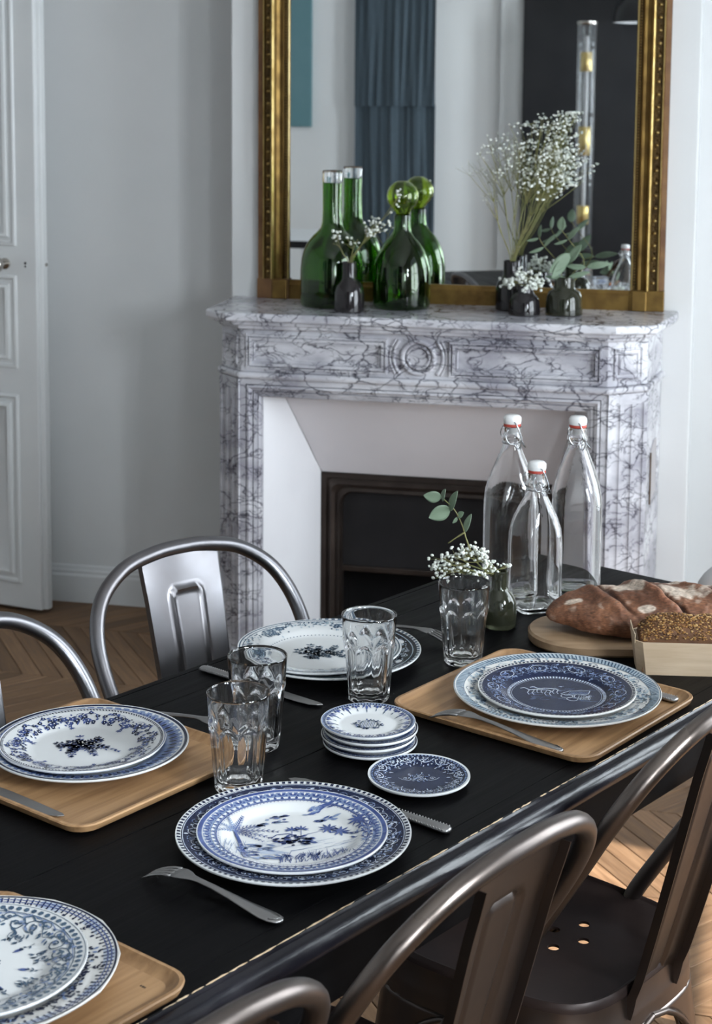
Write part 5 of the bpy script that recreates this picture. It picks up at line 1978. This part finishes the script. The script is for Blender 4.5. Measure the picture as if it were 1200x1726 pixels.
GV = 'small dark glass vases'
vase('bud_vase', 'small black glass bud vase in front of the green bottles', (-0.958, 4.312, SHELF_T),
     [(0.036, 0.0), (0.040, 0.003), (0.0405, 0.02), (0.0395, 0.052), (0.035, 0.070), (0.026, 0.080), (0.0205, 0.088), (0.0195, 0.10), (0.0195, 0.131)], 'smoke_glass', GV)
vase('bud_vase', 'dark glass vase holding the tall white spray, behind the squat one', (-0.545, 4.462, SHELF_T),
     [(0.038, 0.0), (0.0425, 0.003), (0.043, 0.02), (0.0425, 0.058), (0.037, 0.076), (0.027, 0.086), (0.0225, 0.094), (0.0225, 0.132)], 'smoke_glass', GV)
vase('bud_vase', 'squat dark glass vase filled with white blossoms, front right on the mantelshelf', (-0.499, 4.372, SHELF_T),
     [(0.037, 0.0), (0.0415, 0.003), (0.0418, 0.014), (0.0395, 0.038), (0.034, 0.050), (0.026, 0.056), (0.0235, 0.062), (0.0235, 0.077)], 'smoke_glass', GV)
vase('bud_vase', 'olive glass vase holding eucalyptus, rightmost on the mantelshelf', (-0.398, 4.402, SHELF_T),
     [(0.044, 0.0), (0.0488, 0.003), (0.049, 0.02), (0.047, 0.046), (0.041, 0.062), (0.030, 0.068), (0.0265, 0.074), (0.0265, 0.10)], 'olive_glass', GV)
vase('bud_vase', 'small olive glass vase on the black table, behind the farthest tumbler', (-0.334, 2.655, TABLE_Z),
     [(0.025, 0.0), (0.0278, 0.003), (0.0282, 0.018), (0.0272, 0.042), (0.022, 0.055), (0.0155, 0.061), (0.0135, 0.066), (0.0135, 0.092)], 'olive_glass', GV)

CR, CU = Vector((0.985, 0.172, 0)), Vector((0, 0, 1))      # across the picture, upwards
CB = Vector((-0.172, 0.985, 0))                            # away from the camera


def cam_pt(o, px, pz, depth=0.0):
    return Vector(o) + CR * px + CU * pz + CB * depth


BALL = MB().ball((0, 0, 0), 1.0, 0, (1, 1, 1), 6, 4)


def blossom(mb, c, r, R):
    """a little ruffled double flower"""
    for k in range(3):
        o = Vector((R.uniform(-1, 1), R.uniform(-1, 1), R.uniform(-1, 1))) * r * .42
        mb.ball(c + o, r * R.uniform(.62, .8), 0, (1, 1, .85), 6, 4)


def gypsophila(label, mouth, clusters, seed, stem_r=0.0009, cat='flowers', y_max=4.518):
    """clusters: (px, pz, depth, spread_x, spread_z, n blossoms, blossom radius)"""
    R = random.Random(seed)
    t = thing('gypsophila_bunch', label, cat, mouth)
    st, bl = MB(), MB()
    m = Vector((0, 0, 0))
    for px, pz, dp_, sx, sz, n, br in clusters:
        c = cam_pt(m, px, pz, dp_)
        node = m.lerp(c, 0.62) + Vector((R.uniform(-.004, .004), R.uniform(-.004, .004), 0))
        foot = m + Vector((R.uniform(-.004, .004), R.uniform(-.004, .004), -0.045))
        L = (c - m).length
        st.tube(spline([foot, m + (c - m) * .1, m.lerp(c, .35) + CR * R.uniform(-.03, .03) * L, node], 5), [stem_r * 1.3] * 15 + [stem_r], 5)
        subs = []
        for k in range(max(4, n // 4)):
            s_ = c + CR * R.gauss(0, sx * .62) + CU * R.gauss(-sz * .2, sz * .55) + CB * R.gauss(0, sx * .45)
            s_.y = min(s_.y, y_max - mouth[1])
            st.tube(spline([node, node.lerp(s_, .5) + CU * R.uniform(-.004, .004), s_], 3), stem_r * .7, 4)
            subs.append(s_)

        for k in range(n):
            s_ = R.choice(subs)
            p = s_ + CR * R.gauss(0, sx * .40) + CU * R.gauss(sz * .2, sz * .45) + CB * R.gauss(0, sx * .35)
            p.y = min(p.y, y_max - mouth[1])
            st.tube([s_, s_.lerp(p, .6) - CU * .001, p], stem_r * .4, 3)
            blossom(bl, p, br * R.uniform(.65, 1.15), R)
    st.build('stems', 'stem_green', t, smooth=True, kind='stuff')
    bl.build('blossoms', 'blossom', t, smooth=True, kind='stuff')
    return t


s = 0.00157
gypsophila('tall airy spray of white blossoms in front of the mirror', (-0.545, 4.462, SHELF_T + 0.128),
           [(58 * s, 195 * s, -.02, .045, .03, 60, .0046), (36 * s, 160 * s, 0.0, .05, .035, 80, .0046), (70 * s, 165 * s, -.01, .05, .035, 80, .0046), (85 * s, 172 * s, .0, .04, .035, 60, .0046), (55 * s, 235 * s, .0, .05, .02, 50, .0042), (92 * s, 248 * s, 0.0, .03, .02, 18, .004), (45 * s, 130 * s, -.01, .045, .02, 36, .0048), (80 * s, 138 * s, 0, .035, .018, 30, .0048),
            (8 * s, 200 * s, .01, .04, .03, 40, .004), (-20 * s, 185 * s, .02, .05, .04, 36, .0032), (-50 * s, 165 * s, .0, .045, .035, 26, .0026), (-40 * s, 110 * s, .0, .02, .02, 10, .0024), (10 * s, 120 * s, .01, .02, .03, 10, .003)], 5)
gypsophila('low bunch of white blossoms in the squat mantel vase', (-0.499, 4.372, SHELF_T + 0.074),
           [(-20 * s, 10 * s, 0, .022, .014, 26, .0052), (0, 18 * s, -.01, .025, .014, 30, .0055), (18 * s, 10 * s, 0, .02, .014, 26, .0055), (-30 * s, 4 * s, -.005, .016, .012, 14, .0048), (24 * s, 0 * s, -.012, .012, .012, 12, .0052), (4 * s, -2 * s, -.022, .018, .010, 16, .0050)], 6)
gypsophila('sprig of white blossoms in the black bud vase', (-0.958, 4.312, SHELF_T + 0.128),
           [(42 * s, 66 * s, 0.0, .028, .022, 30, .0046), (30 * s, 52 * s, .01, .02, .02, 12, .0042), (-24 * s, 42 * s, 0, .018, .02, 10, .0045), (78 * s, 110 * s, -.02, .012, .024, 9, .0042), (10 * s, 40 * s, -.01, .016, .012, 8, .0042)], 7)
s = 0.00097
gypsophila('dense bunch of white blossoms in the small table vase', (-0.334, 2.655, TABLE_Z + 0.086),
           [(-82 * s, 26 * s, 0, .017, .012, 34, .0034), (-52 * s, 36 * s, -.004, .019, .011, 44, .0034), (-102 * s, 10 * s, 0, .013, .012, 24, .0034), (-95 * s, 0 * s, -.008, .013, .010, 16, .0034), (-28 * s, 28 * s, 0, .015, .012, 30, .0036), (-20 * s, 8 * s, -.010, .015, .010, 22, .0036), (-60 * s, 8 * s, -.010, .022, .010, 30, .0034), (-112 * s, 6 * s, 0, .006, .008, 6, .0036), (-5 * s, 14 * s, 0, .010, .010, 12, .0036)], 9)


def leaf_mesh(L, W, fold=0.12, bend=0.15):
    def fn(a, b):
        t = a
        w = W * (sin(PI * t ** 0.85)) ** 0.75 if 0 < t < 1 else 0.0
        y = (b - .5) * w
        return (L * t, y, fold * abs(y) + bend * L * (t * t - t) * -1)
    m = MB().grid(13, 7, fn)
    return m


def eucalyptus(label, root, stems, leaves, seed):
    """stems: polylines in (px, pz, depth); leaves: (px, pz, depth, length, width, screen angle, tilt about own axis)"""
    t = thing('eucalyptus_sprig', label, 'foliage', root)
    for pl in stems:
        pts = [cam_pt((0, 0, 0), *q) for q in pl]
        MB().tube(spline(pts, 5), [0.0013] * (len(spline(pts, 5)) // 2) + [0.0009] * (len(spline(pts, 5)) - len(spline(pts, 5)) // 2), 6).build('stem', 'stem_green', t, smooth=True)
    for px, pz, dp_, L, W, an, tilt, out in leaves:
        mb = leaf_mesh(L, W)
        ax = (CR * cos(an) + CU * sin(an)) * cos(out) - CB * sin(out)
        side0 = ax.cross(CB).normalized()
        nrm0 = side0.cross(ax).normalized()
        sd_ = side0 * cos(tilt) + nrm0 * sin(tilt)
        nr_ = ax.cross(sd_)
        o = cam_pt((0, 0, 0), px, pz, dp_)
        mb.v = [tuple(o + ax * x + sd_ * y + nr_ * z) for x, y, z in mb.v]
        lo = mb.build('leaf', 'leaf_green', t, smooth=True)
        so = lo.modifiers.new('thick', 'SOLIDIFY')
        so.thickness = 0.0006
    return t


def scr(cx, cy, s):
    return lambda x, y: ((x - cx) * s, (cy - y) * s)


q = scr(838, 972, 0.00097)
mth = (-0.334, 2.655, TABLE_Z + 0.088)
eucalyptus('eucalyptus twig with round grey leaves in the small table vase', mth,
           [[(*q(836, 985), 0), (*q(800, 955), 0), (*q(782, 918), 0), (*q(775, 895), 0), (*q(765, 872), 0), (*q(755, 858), 0), (*q(741, 845), 0)], [(*q(777, 902), 0), (*q(765, 910), 0), (*q(750, 921), 0)]],
           [(*q(738, 842), 0, .030, .021, PI - .12, .25, 0.1), (*q(739, 849), 0, .024, .016, 1.35, 1.2, .3), (*q(752, 860), 0, .038, .027, PI + .45, .2, 0.1), (*q(752, 865), -.002, .038, .020, 1.25, 1.05, .2), (*q(764, 876), 0, .012, .011, PI + .9, .9, .2), (*q(765, 876), 0, .014, .012, .75, .9, .2), (*q(777, 902), 0, .034, .014, 1.25, .9, .1)], 3)
s = 0.00157
q = scr(950, 466, s)
mth = (-0.398, 4.402, SHELF_T + 0.098)
eucalyptus('eucalyptus branch with long grey leaves in the rightmost mantel vase', mth,
           [[(*q(950, 490), 0), (*q(945, 462), 0), (*q(938, 440), 0), (*q(912, 410), 0), (*q(905, 395), 0)], [(*q(952, 490), 0), (*q(982, 442), 0), (*q(958, 405), 0), (*q(942, 385), 0)], [(*q(948, 490), 0), (*q(965, 455), -.01), (*q(985, 447), -.01)]],
           [(*q(942, 387), 0, .038, .024, 1.5, .4, .1), (*q(906, 400), 0, .036, .014, 1.45, .9, .1), (*q(905, 400), 0, .032, .012, PI + .2, .8, .1), (*q(914, 415), 0, .048, .013, .85, .9, .1), (*q(914, 415), 0, .042, .014, PI + .35, .8, .1),
            (*q(953, 402), 0, .046, .018, .85, .8, .2), (*q(953, 402), 0, .038, .014, PI + .3, .9, .2), (*q(953, 440), -.01, .062, .026, .95, .5, .2), (*q(957, 424), -.015, .075, .034, PI + .75, .15, .2), (*q(952, 430), -.015, .070, .028, PI + .95, .3, .2), (*q(985, 447), -.01, .066, .020, .17, .5, .1), (*q(984, 447), -.012, .052, .018, PI - .07, .5, .1), (*q(955, 465), -.015, .060, .016, .28, .6, .1), (*q(952, 465), -.015, .058, .014, PI - .08, .6, .1)], 4)

# ================================================================== WHITE CHAIR BEYOND THE TABLE
wc = thing('white_shell_chair', 'white moulded chair just showing at the right edge, beyond the bread', 'chair', (0.20, 3.66, 0))
out = rrect(0.225, 0.20, 0.12, 10)


def shell_back(a, b):
    x = (2 * a - 1)
    z = 0.44 + 0.245 * b
    hw = 0.228 * (1 - 0.0 * b) if b < 0.55 else 0.228 * (1 - ((b - 0.55) / 0.45) ** 2.4 * 0.42)
    return (x * hw, -0.19 - 0.06 * b + 0.05 * x * x, z)


o = MB().grid(21, 14, shell_back).build('back_shell', 'white_lacquer', wc, smooth=True)
sm = o.modifiers.new('thick', 'SOLIDIFY')
sm.thickness = 0.008
MB().loops([[(x * s_, y * s_, z) for x, y in out] for s_, z in ((0.97, 0.425), (1.0, 0.435), (1.0, 0.445), (0.96, 0.452))], cap0=True, cap1=True).build('seat', 'white_lacquer', wc, smooth=True, angle=40)
for sx in (-1, 1):
    for sy in (-1, 1):
        MB().tube([(sx * 0.15, sy * 0.13, 0.43), (sx * 0.20, sy * 0.18, 0.0)], [0.013, 0.009], 10).build('leg', 'white_lacquer', wc, smooth=True)
